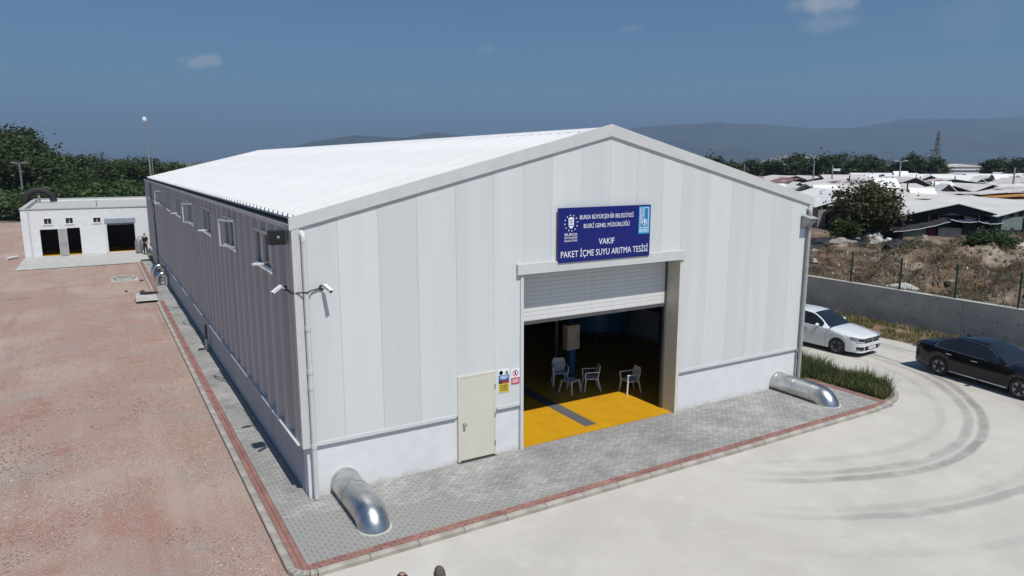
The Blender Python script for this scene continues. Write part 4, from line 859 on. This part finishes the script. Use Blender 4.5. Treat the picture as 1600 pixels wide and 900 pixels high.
# far white warehouse
t = thing('far_warehouse','distant white warehouse showing between the trees beyond the sheds','building',at(1492,235,1.4),RZ)
box('wall','plaster',-9,9,0,30,0,4.2,t); MB().prism([(-9.3,4.2),(0,5.1),(9.3,4.2)],-.3,30).build('roof','tin2',t); box('window_strip','shack_blue',-8.5,8.5,-.06,-.01,2.6,3.1,t)
t = thing('far_warehouse','distant pale warehouse roof peeping over the belt of trees','building',at(1255,330,1.4),RZ); box('wall','plaster',-6,6,0,30,0,3.8,t); MB().prism([(-6.3,3.8),(0,4.9),(6.3,3.8)],-.3,30).build('roof','tin0',t)
# litter on the waste ground
def lump(name, label, cat, u, d, sx, sy, sz, m, seed, flat=.3, group=None):
    g = random.Random(seed); bm = bmesh.new(); bmesh.ops.create_icosphere(bm, subdivisions=4, radius=1); off = Vector((g.uniform(0,50),g.uniform(0,50),0))
    from mathutils import noise
    for v in bm.verts:
        n_ = noise.noise(v.co*1.6+off)*.35+noise.noise(v.co*4+off)*.16; v.co *= (1+n_); v.co = Vector((v.co.x*sx, v.co.y*sy, max(v.co.z,-flat)*sz))
    me = bpy.data.meshes.new(name); bm.to_mesh(me); bm.free(); me.materials.append(MAT[m]); p = at(u,d,0); o = link(name, me, None, (p.x,p.y,zt(p.x,p.y)+flat*sz*.5)); o.rotation_euler = (0,0,RZ); return tag(o,label,cat,group)
lump('black_tarpaulin','long black tarpaulin heap on the slope by the hall corner','tarpaulin',1300,46,2.6,1.0,.55,'tarp_black',1); lump('black_tarpaulin','flat black sheet of rubbish below the dark-gabled shack','tarpaulin',1425,45,1.5,.6,.28,'tarp_black',2); lump('black_tarpaulin','small crumpled black heap in the middle of the waste ground','tarpaulin',1408,42.5,.9,.6,.35,'tarp_black',3)
lump('grey_sack_heap','round grey sack heap under the olive tree','sacks',1366,48,.75,.6,.75,'sack',4); lump('white_sack','small white sack next to the grey sack heap','sack',1389,47,.5,.4,.42,'cloth_white',5); lump('rubble_heap','pale rubble heap at the fence foot','rubble',1415,33.2,.75,.5,.4,'slab',6)
lump('soil_heap','low brown earth heap on the waste ground','soil',1470,43.5,2.6,1.3,.55,'rough_soil',7); lump('soil_heap','broad pale earth bank above the black tarpaulin','soil',1340,43,2.2,1.0,.45,'rough_soil',8); lump('rubble_heap','pale stones on the bank right of the green bush','rubble',1592,41,1.0,.7,.45,'sack',9)
p = at(1331,48,0); t = thing('blue_barrel','blue plastic barrel under the olive tree','barrel',(p.x,p.y,1.72)); MB().lathe([(.27,0),(.31,.1),(.31,.42),(.33,.45),(.31,.48),(.31,.8),(.27,.9),(0,.9)],(0,0,0),'z',16).build('drum','barrel_blue',t,40); MB().lathe([(.29,.9),(.29,.94),(0,.95)],(0,0,0),'z',16).build('lid','barrel_blue',t,40)
for i, (u, d, sx, sz, m_, lb) in enumerate(((1447,46.2,.8,.3,'tarp_black','black bin bags heaped before the red shack door'),(1318,45,.9,.35,'shack_brick','brown rubbish heap next to the long black tarpaulin'),(1400,46.8,.5,.4,'shack_dark','dark junk pile against the awning posts'),(1436,44,.5,.22,'tarp_blue','small crumpled dark blue sheet on the earth heap'),(1281,44,.7,.3,'sack','pale rubbish beside the hall-side weeds'),(1500,45.5,.9,.25,'sack','pale strip of broken blocks below the shack panels'))):
    lump('rubbish_heap', lb, 'rubbish', u, d, sx, .5, sz, m_, 20+i)
# scatter of pale stones and rubbish scraps
def litter(name, label, cat, m, n, seed, smin, smax, hi):
    mb = MB(); g = random.Random(seed)
    for i in range(n):
        x = 28.6+g.random()*20; y = -7+g.random()*28; d = (x-CAM.x)*FW.x+(y-CAM.y)*FW.y
        if d > 46: continue
        s = g.uniform(smin,smax)*(1.8 if g.random() < .12 else 1); z = zt(x,y); pts = [(x+s*g.uniform(.5,1)*math.cos(a*1.256),y+s*g.uniform(.5,1)*math.sin(a*1.256)) for a in range(5)]
        vs = [(a,b,z-.05) for a,b in pts]+[(x+(a-x)*.6,y+(b-y)*.6,z+s*g.uniform(.2,hi)) for a,b in pts]; mb.add(vs,[tuple(range(5,10))]+[(k,(k+1) % 5,(k+1) % 5+5,k+5) for k in range(5)])
    o = mb.build(name,m); tag(o,label,cat,kind='stuff')
litter('stone_litter','pale stones and scraps strewn over the waste ground','stones','sack',330,12,.05,.17,.6)
litter('earth_clods','brown earth clods covering the waste ground behind the fence','clods','rough_soil',2600,13,.05,.2,.7)
litter('dark_scraps','black scraps of rubbish among the clods of the waste ground','rubbish','tarp_black',110,14,.08,.3,.4)
# ------------------------------------------------------------------ poles and pylon
def pole(u, dep, zb, vt, label, head, name='light_pole'):
    p = at(u,dep,zb); h = tops(u,dep,vt)-zb; t = thing(name,label,'pole',p,RZ); MB().tube([(0,0,0),(0,0,h)],[.16,.10],8).build('shaft','galv',t,40)
    if head == 'T': MB().bar((-.95,0,h),(.95,0,h),.14).build('crossarm','galv',t); [MB().box(x-.3,x+.3,-.15,.15,h+.03,h+.16).build('lamp_head','pipe_grey',t) for x in (-.75,.75)]
    if head == 'S': MB().box(.0,1.2,-.15,.15,h-.9,h-.55).build('lamp_head','plastic_white',t)
    return t
pole(1265,118,1.6,251,'plain pale pole among the sheds left of the olive tree',''); pole(1294,116,1.6,258,'pale pole with a small lamp beside the plain pole','S'); pole(1398,112,1.6,252,'pale lamp pole with a double arm above the tin roofs','T'); pole(1158,125,1.6,256,'thin pole showing behind the roof edge of the hall',''); pole(1080,140,1.4,228,'slim white pole above the roof slope of the hall',''); pole(42,100,G,255,'grey double-arm lamp pole before the wood','T'); pole(1575,96,1.6,262,'thin pole at the edge of the settlement','')
p = at(1452,640,0); H_ = tops(1463,640,206); t = thing('power_pylon','lattice steel power pylon standing before the hazy mountains','pylon',p,RZ+R(25))
mb = MB(); lv = [(0,4.2),(.2,3.1),(.4,2.1),(.58,1.4),(.7,1.1),(.85,.9),(1.0,.15)]
for (a,ra),(b,rb) in zip(lv[:-1],lv[1:]):
    for i in range(4):
        c0 = R(45+90*i); c1 = R(135+90*i); A = lambda r,c,z: (r*math.cos(c)*1.41,r*math.sin(c)*1.41,z*H_)
        mb.bar(A(ra,c0,a),A(rb,c0,b),.42); mb.bar(A(ra,c0,a),A(rb,c1,b),.24); mb.bar(A(ra,c1,a),A(rb,c0,b),.24)
mb.build('lattice','pylon_steel',t)
for z, a in ((.62,6.5),(.76,5.2),(.9,4.0)): MB().bar((-a,0,z*H_),(a,0,z*H_),.35).bar((-a,0,z*H_),(0,0,z*H_+1.8),.22).bar((a,0,z*H_),(0,0,z*H_+1.8),.22).build('crossarm','pylon_steel',t)
for i, (z, s) in enumerate(((.62,-6.5),(.62,6.5),(.76,-5.2),(.76,5.2),(.9,4.0))):
    pts = [(s-0*k,0,0) for k in range(1)]; a = Vector((s,0,z*H_-1)); b = Vector((s+330,-150,z*H_-1)); pts = [a.lerp(b,k/16)-Vector((0,0,7*(1-(2*k/16-1)**2))) for k in range(17)]
    MB().tube(pts,.10,4).build('power_line','pylon_steel',t)

# ------------------------------------------------------------------ mountains
def ridge(name, D, back, prof_u, prof_v, m, seed, amp, depth_front):
    lat = np.linspace(-1.35*D, 1.35*D, 260); s = np.linspace(0, 1, 34); u = 800+lat/D*1103.4
    hgt = np.interp(u, prof_u, prof_v); hgt = (252-hgt)/1103.4*D
    Lg, S = np.meshgrid(lat, s); Hh = np.tile(hgt,(34,1)); nz = (vnoise(Lg,S*D*.4,9/D,seed)-.5)*.5+(vnoise(Lg,S*D*.4,24/D,seed+1)-.5)*.28+(vnoise(Lg,S*D*.4,70/D,seed+2)-.5)*.12
    f = np.where(S < .72, (S/.72)**1.25, 1-((S-.72)/.28)**2*.9); rg = np.exp(-((S-.72)/.02)**2)
    Zz = Hh*f*(1+nz*amp*np.sin(np.pi*np.clip(S/.72,0,1)))+ (vnoise(Lg,S*0,60/D,seed+5)-.5)*D*.0022*f
    Zz = np.where(S < .01, -30, Zz); dd = D-depth_front+S*(depth_front+back)
    Xw = CAM.x+FW.x*dd+RT.x*Lg; Yw = CAM.y+FW.y*dd+RT.y*Lg
    return tag(link(name, grid_mesh(name, Xw, Yw, Zz, m)), kind='structure')
ridge('mountains', 6000, 700, [-700,300,430,560,600,680,740,850,980,1060,1100,1180,1250,1340,1390,1480,1560,1600,1750,2300], [262,262,252,246,247,240,236,210,201,196,192,196,201,199,188,187,186,182,176,190], 'mountain', 41, 1.0, 1900)
ridge('hills', 4300, 500, [-700,380,430,480,550,600,640,680,740,800,900,1000,1150,1300,2300], [256,256,236,220,210,213,212,206,213,226,244,252,252,252,256], 'mountain', 51, .8, 900)
ridge('pale_hill', 2600, 200, [-700,1150,1205,1235,1265,1300,1330,2300], [258,256,246,239,239,243,252,258], 'pale_hill', 61, .6, 300)

# ------------------------------------------------------------------ cars
def smooth_interp(x, xs, ys):
    xs = np.array(xs, float); ys = np.array(ys, float); n = len(xs); m_ = np.zeros(n); d = np.diff(ys)/np.diff(xs)
    for i in range(1, n-1): m_[i] = 0 if d[i-1]*d[i] <= 0 else 2*d[i-1]*d[i]/(d[i-1]+d[i])
    m_[0] = d[0]; m_[-1] = d[-1]; i = int(np.clip(np.searchsorted(xs, x)-1, 0, n-2)); h = xs[i+1]-xs[i]; t = min(1,max(0,(x-xs[i])/h))
    return float((2*t**3-3*t**2+1)*ys[i]+(t**3-2*t**2+t)*h*m_[i]+(-2*t**3+3*t**2)*ys[i+1]+(t**3-t**2)*h*m_[i+1])
def car(name, label, loc, rz, S, paint, rim_m, group=None):
    """front towards -Y locally, length along y from 0 (front bumper) to S['L']"""
    t = thing(name, label, 'car', loc, rz, group)
    Lc, hw = S['L'], S['w']/2; ax = S['axles']; wr = S['wr']
    seams = S['seams']; st = set(np.linspace(0, Lc, 90).round(4))
    for a in ax: st |= set((a+np.linspace(-.42,.42,29)).round(4))
    for s in seams: st |= {round(s-.006,4), round(s+.006,4)}
    for k in ('cowl','roof0','roof1','deck','wa','wb','pil'):
        for v in (S[k] if isinstance(S[k],(list,tuple)) else [S[k]]): st.add(round(v,4))
    st = sorted(st); st2 = [st[0]]
    for s in st[1:]:
        if s-st2[-1] > .0045: st2.append(s)
    st = st2
    top = lambda y: smooth_interp(y, *S['top']); belt = lambda y: smooth_interp(y, *S['belt']); wid = lambda y: hw*smooth_interp(y, *S['wid']); rw_ = lambda y: hw*smooth_interp(y, *S['roofw']); bot = lambda y: smooth_interp(y, *S['bot'])
    rings = []
    for y in st:
        w0 = wid(y); zb = bot(y); arch = 0
        for a in ax:
            if abs(y-a) < .36: arch = max(arch, .33+math.sqrt(max(0,.36**2-(y-a)**2))*1.0-.02) if abs(y-a) < .36 else arch
        zs = max(zb, arch); zbelt = belt(y); zt_ = top(y); zbelt = min(zbelt, zt_-.015); wr_ = min(rw_(y), w0*.985)
        zs = min(zs, zbelt-.14); mid = zs+(zbelt-zs)*.5
        rings.append([(0,zb+.0 if not arch else zb),(w0*.80,zb),(w0*.95,zs),(w0*.985,zs+.03),(w0*1.0,mid),(w0*.995,mid+(zbelt-mid)*.55),(w0*.965,zbelt-.01),(w0*.94,zbelt),
                      (wr_+(w0*.94-wr_)*.5,zbelt+(zt_-.05-zbelt)*.5 if zt_-.05 > zbelt else zbelt+.004),(wr_,max(zt_-.05,zbelt+.008)),(wr_*.93,max(zt_-.022,zbelt+.011)),(wr_*.6,max(zt_-.004,zbelt+.013)),(0,max(zt_,zbelt+.015))])
    nR = len(rings[0]); parts = {}
    def put(nm, y0, y1, r0, r1, k, side):
        P = parts.setdefault(nm, MB())
        A, B = r0[k], r0[k+1]; Cc, D = r1[k+1], r1[k]
        P.add([(side*A[0],y0,A[1]),(side*B[0],y0,B[1]),(side*Cc[0],y1,Cc[1]),(side*D[0],y1,D[1])], [(0,1,2,3)])
    for i in range(len(st)-1):
        y0, y1 = st[i], st[i+1]; ym = (y0+y1)/2
        for k in range(nR-1):
            for side in (-1,1):
                nm = 'body'
                if k in (7,8) and S['wa'] < ym < S['wb'] and top(ym)-belt(ym) > .10:
                    if any(abs(ym-p) < .035 for p in S['pil']): nm = 'pillar'
                    else: nm = 'side_window'
                if k in (10,11) and S['cowl']+.03 < ym < S['roof0']: nm = 'windscreen'
                if k in (10,11) and S['roof1'] < ym < S['deck']-.03: nm = 'rear_window'
                if any(abs(ym-s) < .0062 for s in seams) and 3 <= k <= 6: nm = 'door_gap'
                if k in (0,): nm = 'underbody'
                if k >= 7 and abs(ym-S['cowl']) < .03: nm = 'cowl_panel'
                if nm == 'side_window': nm += '|%d%d' % (side, sum(ym > p for p in S['pil']))
                if nm in ('door_gap','pillar'): nm += '|%d%d' % (side, [abs(ym-p) < .04 for p in (seams if nm == 'door_gap' else S['pil'])].index(True))
                put(nm, y0, y1, rings[i], rings[i+1], k, side)
    for i in (0, len(st)-1):
        r = rings[i]; ff = MB(); parts.setdefault('body', MB()).add([(x,st[i],z) for x,z in r]+[(-x,st[i],z) for x,z in reversed(r[1:-1])], [tuple(range(2*nR-2))])
    mm = {'body':paint,'side_window':'glass_dark','windscreen':'glass_dark','rear_window':'glass_dark','pillar':'car_gap','door_gap':'car_gap','underbody':'car_gap','cowl_panel':'car_gap'}
    body = None
    for nm, P in parts.items():
        nm = nm.split('|')[0]; me = bpy.data.meshes.new(nm); me.from_pydata(P.v, [], P.f); me.materials.append(MAT[mm[nm]]); bm = bmesh.new(); bm.from_mesh(me); bmesh.ops.remove_doubles(bm, verts=bm.verts, dist=.0008); bmesh.ops.recalc_face_normals(bm, faces=bm.faces); bm.to_mesh(me); bm.free(); me.shade_smooth(); me.set_sharp_from_angle(angle=R(38)); o = link(nm, me, t)
        if nm == 'body': body = o
    # wheels and dark wells
    ty = MB().lathe([(.205,-.10),(.215,-.11),(wr-.02,-.105),(wr,-.08),(wr,.08),(wr-.02,.105),(.215,.11),(.205,.10)],(0,0,0),'x',32).mesh('tyre','rubber',40)
    rm = MB(); rm.lathe([(.218,-.09),(.225,-.108),(.205,-.108),(.195,-.07),(.195,.06),(.218,.09)],(0,0,0),'x',32); rm.lathe([(0,-.085),(.05,-.085),(.06,-.07)],(0,0,0),'x',12)
    for k in range(10):
        a = 2*math.pi*k/10+(.13 if k % 2 else -.13); rm.bar((-.082,.045*math.cos(a),.045*math.sin(a)),(-.096,.205*math.cos(a+(.05 if k % 2 else -.05)),.205*math.sin(a+(.05 if k % 2 else -.05))),.022,.03)
    rm = rm.mesh('rim', rim_m, 40); dk = MB().lathe([(.2,-.03),(0,-.03)],(0,0,0),'x',20).mesh('brake_disc','car_gap')
    for a in ax:
        box('wheel_well','car_gap',-hw*.93,hw*.93,a-.35,a+.35,.22,.66 if a < Lc/2 else .68,t)
        for side in (-1,1):
            q = bpy.data.objects.new('wheel',None); C.objects.link(q); q.parent = t; q.location = (side*(wid(a)-.115),a,wr); q.rotation_euler = (0,0,0 if side < 0 else math.pi)
            link('tyre',ty,q); link('rim',rm,q); link('brake_disc',dk,q)
    for side in (-1,1):
        q = bpy.data.objects.new('wing_mirror',None); C.objects.link(q); q.parent = t; ym = S['mirror']; x0 = wid(ym)*.95; zb = belt(ym)
        bm = bmesh.new(); bmesh.ops.create_icosphere(bm, subdivisions=3, radius=1)
        for v in bm.verts: v.co = Vector((v.co.x*.115, v.co.y*.06, v.co.z*.075))
        me = bpy.data.meshes.new('mirror_housing'); bm.to_mesh(me); bm.free(); me.shade_smooth(); me.materials.append(MAT[paint]); link('mirror_housing',me,q,(side*(x0+.11),ym,zb+.07)); MB().bar((side*(x0-.03),ym,zb+.01),(side*(x0+.06),ym,zb+.04),.05).build('mirror_foot','car_gap',q)
        for yh in S['handles']: MB().box(min(side*(wid(yh)*.99),side*(wid(yh)*1.0+.022)),max(side*(wid(yh)*.99),side*(wid(yh)+.022)),yh-.1,yh+.1,belt(yh)-.14,belt(yh)-.11).build('door_handle',S['handle_m'],t)
    return t, dict(top=top,belt=belt,wid=wid,bot=bot)
MEG = dict(L=4.36,w=1.82,axles=(.88,3.55),wr=.325,
  top=([0,.06,.25,.55,1.0,1.28,1.75,2.15,2.7,3.3,3.85,4.2,4.33,4.36],[.66,.76,.83,.90,.97,1.00,1.29,1.45,1.495,1.48,1.41,1.12,.98,.80]),
  belt=([0,.06,.25,.6,1.0,1.3,2,3,3.8,4.2,4.36],[.62,.70,.77,.84,.91,.945,.97,1.0,1.03,1.02,.78]),
  wid=([0,.04,.15,.4,.8,1.4,2.5,3.5,4.0,4.25,4.36],[.66,.76,.88,.965,1.0,.99,.985,1.0,.96,.88,.76]),
  roofw=([0,.2,.6,1.28,1.75,2.15,3.0,3.8,4.2,4.36],[.60,.72,.80,.84,.73,.655,.65,.63,.68,.62]),
  bot=([0,.1,.5,3.9,4.3,4.36],[.24,.20,.19,.20,.26,.32]),
  cowl=1.28,roof0=2.1,roof1=3.72,deck=4.22,wa=1.55,wb=3.75,pil=(2.42,),seams=(1.36,2.42,3.30),mirror=1.72,handles=(2.25,3.12),handle_m='car_white')
wc, F = car('white_hatchback','white hatchback parked beside the weedy bed with its nose towards the concrete yard',(22.15,1.02,G+.012),R(4),MEG,'car_white','rim_dark')
# nose of the hatchback
def nose_strip(name, m, z0, z1, x0, x1, yfn, parent, th=.02, n=8, z0b=None, z1b=None):
    mb = MB(); vs = []; fs = []
    for i in range(n+1):
        f = i/n; x = x0+(x1-x0)*f; y = yfn(x); a = z0+((z0b if z0b is not None else z0)-z0)*f; b = z1+((z1b if z1b is not None else z1)-z1)*f
        vs += [(x,y-.006,a),(x,y-.006,b),(x,y+th,b),(x,y+th,a)]
    for i in range(n):
        o = i*4; fs += [(o+k,o+(k+1) % 4,o+4+(k+1) % 4,o+4+k) for k in range(4)]
    fs += [(0,3,2,1),(n*4,n*4+1,n*4+2,n*4+3)]; return mb.add(vs,fs).build(name,m,parent,35)
def nose_y(wid):
    ys = np.linspace(0,.6,61); ws = np.array([wid(y) for y in ys])
    return lambda x: float(np.interp(abs(x)*1.0, ws, ys)) if abs(x) > ws[0] else 0.0
ny_ = nose_y(F['wid'])
fy = lambda x: ny_(x)-.012
nose_strip('bumper','car_white',.43,.555,-.86,.86,lambda x: ny_(x)-.05,wc,.10,16)
nose_strip('upper_grille','black',.56,.71,-.48,.48,lambda x: ny_(x)-.035,wc,.06,10)
nose_strip('grille_bar','chrome',.655,.668,-.47,.47,lambda x: ny_(x)-.043,wc,.02,10)
nose_strip('lower_grille','black',.27,.40,-.50,.50,lambda x: ny_(x)-.055,wc,.06,10)
nose_strip('bumper_lip','car_white',.20,.262,-.80,.80,lambda x: ny_(x)-.05,wc,.10,14)
for s in (-1,1):
    nose_strip('fog_recess','black',.29,.42,s*.55,s*.80,lambda x: ny_(x)-.045,wc,.05,6,.33,.43)
    nose_strip('headlight','lamp_glass',.62,.735,s*.49,s*.865,lambda x: ny_(x)-.02,wc,.05,8,.69,.80); nose_strip('headlight_shade','black',.63,.725,s*.52,s*.76,lambda x: ny_(x)-.026,wc,.02,5,.66,.74)
    nose_strip('running_light','plastic_white',.585,.61,s*.50,s*.80,lambda x: ny_(x)-.03,wc,.03,6,.61,.63)
    nose_strip('bumper_cheek','car_white',.262,.44,s*.505,s*.545,lambda x: ny_(x)-.05,wc,.06,3)
    nose_strip('bumper_cheek','car_white',.262,.44,s*.805,s*.87,lambda x: ny_(x)-.03,wc,.06,3)
box('number_plate','plate',-.26,.26,-.075,-.06,.30,.41,wc)
MB().prism([(0,.74),(.055,.655),(0,.57),(-.055,.655)],-.062,-.05).build('diamond_badge','chrome',wc); MB().prism([(0,.70),(.03,.655),(0,.61),(-.03,.655)],-.064,-.0622).build('badge_hollow','black',wc)
PAS = dict(L=4.78,w=1.83,axles=(.92,3.70),wr=.335,
  top=([0,.06,.25,.6,1.1,1.45,1.95,2.35,2.9,3.4,3.95,4.25,4.6,4.74,4.78],[.64,.74,.82,.90,.97,1.00,1.26,1.42,1.455,1.42,1.21,1.09,1.06,1.02,.90]),
  belt=([0,.06,.25,.6,1.1,1.5,2.3,3.3,4.0,4.5,4.74,4.78],[.60,.68,.76,.84,.90,.94,.96,.985,1.0,1.01,.98,.82]),
  wid=([0,.04,.15,.4,.85,1.5,2.6,3.7,4.3,4.6,4.74,4.78],[.66,.76,.88,.96,1.0,.99,.985,1.0,.965,.90,.84,.78]),
  roofw=([0,.2,.6,1.45,1.95,2.35,3.1,3.6,4.2,4.6,4.78],[.60,.72,.80,.84,.73,.65,.645,.66,.76,.76,.70]),
  bot=([0,.1,.5,4.2,4.7,4.78],[.24,.20,.18,.20,.27,.34]),
  cowl=1.45,roof0=2.3,roof1=3.42,deck=4.22,wa=1.72,wb=3.95,pil=(2.62,3.52),seams=(1.5,2.62,3.5),mirror=1.9,handles=(2.45,3.36),handle_m='chrome')
bc, F2 = car('black_saloon','glossy black saloon with chrome window trim parked in front of the white hatchback',(22.14,-5.58,G+.012),R(-8.6),PAS,'car_black','rim')
for s in (-1,1):
    mb = MB(); ys = np.linspace(1.75,3.93,26)
    mb.tube([(s*(F2['wid'](y)*.94+.006),y,F2['belt'](y)+.006) for y in ys],.015,5); mb.build('chrome_strip','chrome',bc)
    mb = MB(); ys = np.linspace(1.8,3.93,28); pts = []
    for y in ys:
        w0 = F2['wid'](y); r_ = min(.915*smooth_interp(y,*PAS['roofw']), w0*.985); pts.append((s*(r_+.005),y,max(F2['top'](y)-.05,F2['belt'](y)+.008)+.004))
    mb.tube(pts+[(s*(F2['wid'](3.95)*.94+.006),3.95,F2['belt'](3.95)+.01)],.014,5); mb.build('chrome_strip','chrome',bc)
    MB().tube([(s*(F2['wid'](y)*.985+.008),y,.265) for y in np.linspace(1.32,3.30,10)],.02,6).build('sill_strip','chrome',bc)
    MB().tube([(s*(F2['wid'](y)*.97+.012),y,.36) for y in np.linspace(4.15,4.74,8)],.012,5).build('bumper_strip','chrome',bc)
    MB().prism([(4.66,.80),(4.775,.80),(4.79,.82),(4.775,.93),(4.66,.94)],min(s*.45,s*.74),max(s*.45,s*.74),'x').build('tail_lamp','tail_red',bc)
MB().prism([(3.25,1.435),(3.40,1.425),(3.42,1.47)],-.02,.02,'x').build('roof_antenna','car_black',bc)
box('number_plate','plate',-.26,.26,4.785,4.80,.62,.73,bc)
MB().box(-.45,.45,-.02,.06,.40,.62).build('front_grille','black',bc); MB().box(-.6,.6,1.95,2.05,1.0,1.08).build('dashboard','car_gap',bc)
# ------------------------------------------------------------------ people
def person(label, loc, rz, h, shirt, trousers, skin, hair, bald=False, arm=6):
    t = thing('person', label, 'person', loc, rz); s = h/1.76
    def skin_mesh(nm, chains, m, sub=2):
        V = []; E = []; Rr = []; idx = {}
        for ch in chains:
            prev = None
            for (x,y,z,r) in ch:
                key = (round(x,3),round(y,3),round(z,3))
                if key not in idx: idx[key] = len(V); V.append((x*s,y*s,z*s)); Rr.append(r*s)
                if prev is not None: E.append((prev, idx[key]))
                prev = idx[key]
        me = bpy.data.meshes.new(nm); me.from_pydata(V,E,[]); o = link(nm,me,t); md = o.modifiers.new('skin','SKIN')
        for i, sv in enumerate(me.skin_vertices[0].data): sv.radius = (Rr[i],Rr[i]); sv.use_root = (i == 0)
        sb = o.modifiers.new('sub','SUBSURF'); sb.levels = sub; sb.render_levels = sub; bpy.context.view_layer.update()
        me2 = bpy.data.meshes.new_from_object(o.evaluated_get(bpy.context.evaluated_depsgraph_get())); bpy.data.objects.remove(o)
        me2.materials.clear(); me2.materials.append(MAT[m]); me2.shade_smooth(); return link(nm,me2,t)
    hipz, kn, an = .92,.50,.09; legs = []; arms = []
    torso = [(0,0,.95,.15),(0,.01,1.12,.145),(0,.015,1.30,.165),(0,.01,1.43,.12),(0,0,1.50,.062),(0,-.01,1.58,.055)]
    chains = [torso]
    for sd_ in (-1,1):
        chains.append([(0,0,.95,.15),(sd_*.10,0,.88,.09),(sd_*.11,-.01,kn,.058),(sd_*.12,.01,an,.042)])
        chains.append([(0,.01,1.43,.12),(sd_*.18,.01,1.42,.062),(sd_*.23,.02,1.14,.045),(sd_*.25,-.05,.90,.032),(sd_*.25,-.08,.84,.03)])
    skin_mesh('body', chains, skin)
    skin_mesh('shirt', [[(0,0,.93,.165),(0,.01,1.12,.16),(0,.015,1.30,.18),(0,.01,1.43,.135),(0,.005,1.485,.075)]]+[[(0,.01,1.43,.135),(sd_*.18,.01,1.42,.078),(sd_*.222,.02,1.20,.064)] for sd_ in (-1,1)], shirt)
    skin_mesh('trousers', [[(0,0,1.0,.155),(0,0,.93,.16),(0,0,.92,.16)]]+[[(0,0,.92,.16),(sd_*.10,0,.86,.105),(sd_*.11,-.01,kn,.074),(sd_*.12,.01,an+.02,.06)] for sd_ in (-1,1)], trousers)
    for sd_ in (-1,1):
        skin_mesh('shoe', [[(sd_*.12,.05,.05,.045),(sd_*.12,-.05,.05,.045),(sd_*.13,-.17,.035,.033)]], 'shoe')
        hx, hy, hz = sd_*.25,-.08,.84
        hand = [[(hx,hy,hz,.03),(hx,hy-.01,hz-.06,.032)]]
        for k, ln in enumerate((.075,.085,.08,.062)): hand.append([(hx,hy-.01,hz-.06,.032),(hx+0*sd_,hy-.045+k*.022,hz-.095,.0105),(hx-sd_*.012,hy-.045+k*.022,hz-.095-ln*.5,.0095),(hx-sd_*.03,hy-.045+k*.022,hz-.095-ln*.9,.008)])
        hand.append([(hx,hy,hz,.03),(hx-sd_*.01,hy-.045,hz-.04,.012),(hx-sd_*.02,hy-.06,hz-.085,.0095)]); skin_mesh('hand', hand, skin, 1)
    bm = bmesh.new(); bmesh.ops.create_uvsphere(bm, u_segments=28, v_segments=20, radius=1); hd = []
    for v in bm.verts:
        x,y,z = v.co; jaw = 1-.30*max(0,-z)**1.3; nose = .28*math.exp(-((x/.16)**2+((z+.12)/.22)**2)) if y < 0 else 0; brow = -.05*math.exp(-(((abs(x)-.36)/.16)**2+((z-.06)/.1)**2)) if y < 0 else 0
        v.co = Vector((x*.076*jaw, (y*(1+nose*.9+brow))*.098*(1-.12*max(0,-z)), z*.122))*s
    me = bpy.data.meshes.new('head'); bm.to_mesh(me); bm.free(); me.shade_smooth(); me.materials.append(MAT[skin]); head = link('head',me,t,(0,-.015*s,1.645*s))
    for sd_ in (-1,1):
        bm = bmesh.new(); bmesh.ops.create_icosphere(bm, subdivisions=2, radius=1)
        for v in bm.verts: v.co = Vector((v.co.x*.012,v.co.y*.022,v.co.z*.034))*s
        me = bpy.data.meshes.new('ear'); bm.to_mesh(me); bm.free(); me.shade_smooth(); me.materials.append(MAT[skin]); link('ear',me,head,(sd_*.077*s,.01*s,-.01*s))
        MB().lathe([(0,-.004),(.008,-.003),(.008,.004)],(0,0,0),'y',8).build('eye','black',head,None,(sd_*.03*s,-.088*s,.006*s))
    MB().bar((-.022*s,-.085*s,-.055*s),(.022*s,-.085*s,-.055*s),.008*s).build('mouth','sign_red',head)
    bm = bmesh.new(); bmesh.ops.create_uvsphere(bm, u_segments=28, v_segments=20, radius=1); dele = []
    for v in bm.verts:
        x,y,z = v.co
        if (y < -.25 and z < .55) or z < -.5 or (bald and (z > .80 and abs(y) < .35 and abs(x) < .4)): dele.append(v)
        v.co = Vector((x*.083*(1-.2*max(0,-z)), y*.105*(1-.1*max(0,-z)), z*.129))*s*(1+random.uniform(-.012,.012))
    bmesh.ops.delete(bm, geom=dele, context='VERTS'); me = bpy.data.meshes.new('hair'); bm.to_mesh(me); bm.free(); me.shade_smooth(); me.materials.append(MAT[hair]); link('hair',me,head,(0,.004*s,.004*s))
    return t
pa_ = person('person with short grey-brown hair in a white shirt facing the hall', (.25,-6.48,G+.012), R(172), 1.80, 'cloth_white','cloth_navy','skin_a','hair_grey')
pb_ = person('person with dark hair and a bare crown standing next to the white shirt', (-.26,-6.36,G+.012), R(190), 1.80, 'cloth_blue','cloth_black','skin_b','hair_dark', True)
person('person in black clothes standing by the small steel tank', (-.15,49.4,G+.03), R(-40), 1.74, 'cloth_black','cloth_black','skin_a','hair_dark')
# ------------------------------------------------------------------ air
hz = MB().box(-9500,9500,-9500,9500,-32,520).mesh('haze','trim'); hz.materials.clear()
m = bpy.data.materials.new('haze'); m.use_nodes = True; n = m.node_tree.nodes; n.remove(n['Principled BSDF']); v = n.new('ShaderNodeVolumePrincipled')
v.inputs['Color'].default_value = (.44,.61,.90,1); v.inputs['Density'].default_value = .00020; v.inputs['Anisotropy'].default_value = .2
m.node_tree.links.new(v.outputs[0], n['Material Output'].inputs['Volume']); hz.materials.append(m)
tag(link('haze', hz), 'thin blue summer haze lying over the whole plain', 'haze', kind='stuff')
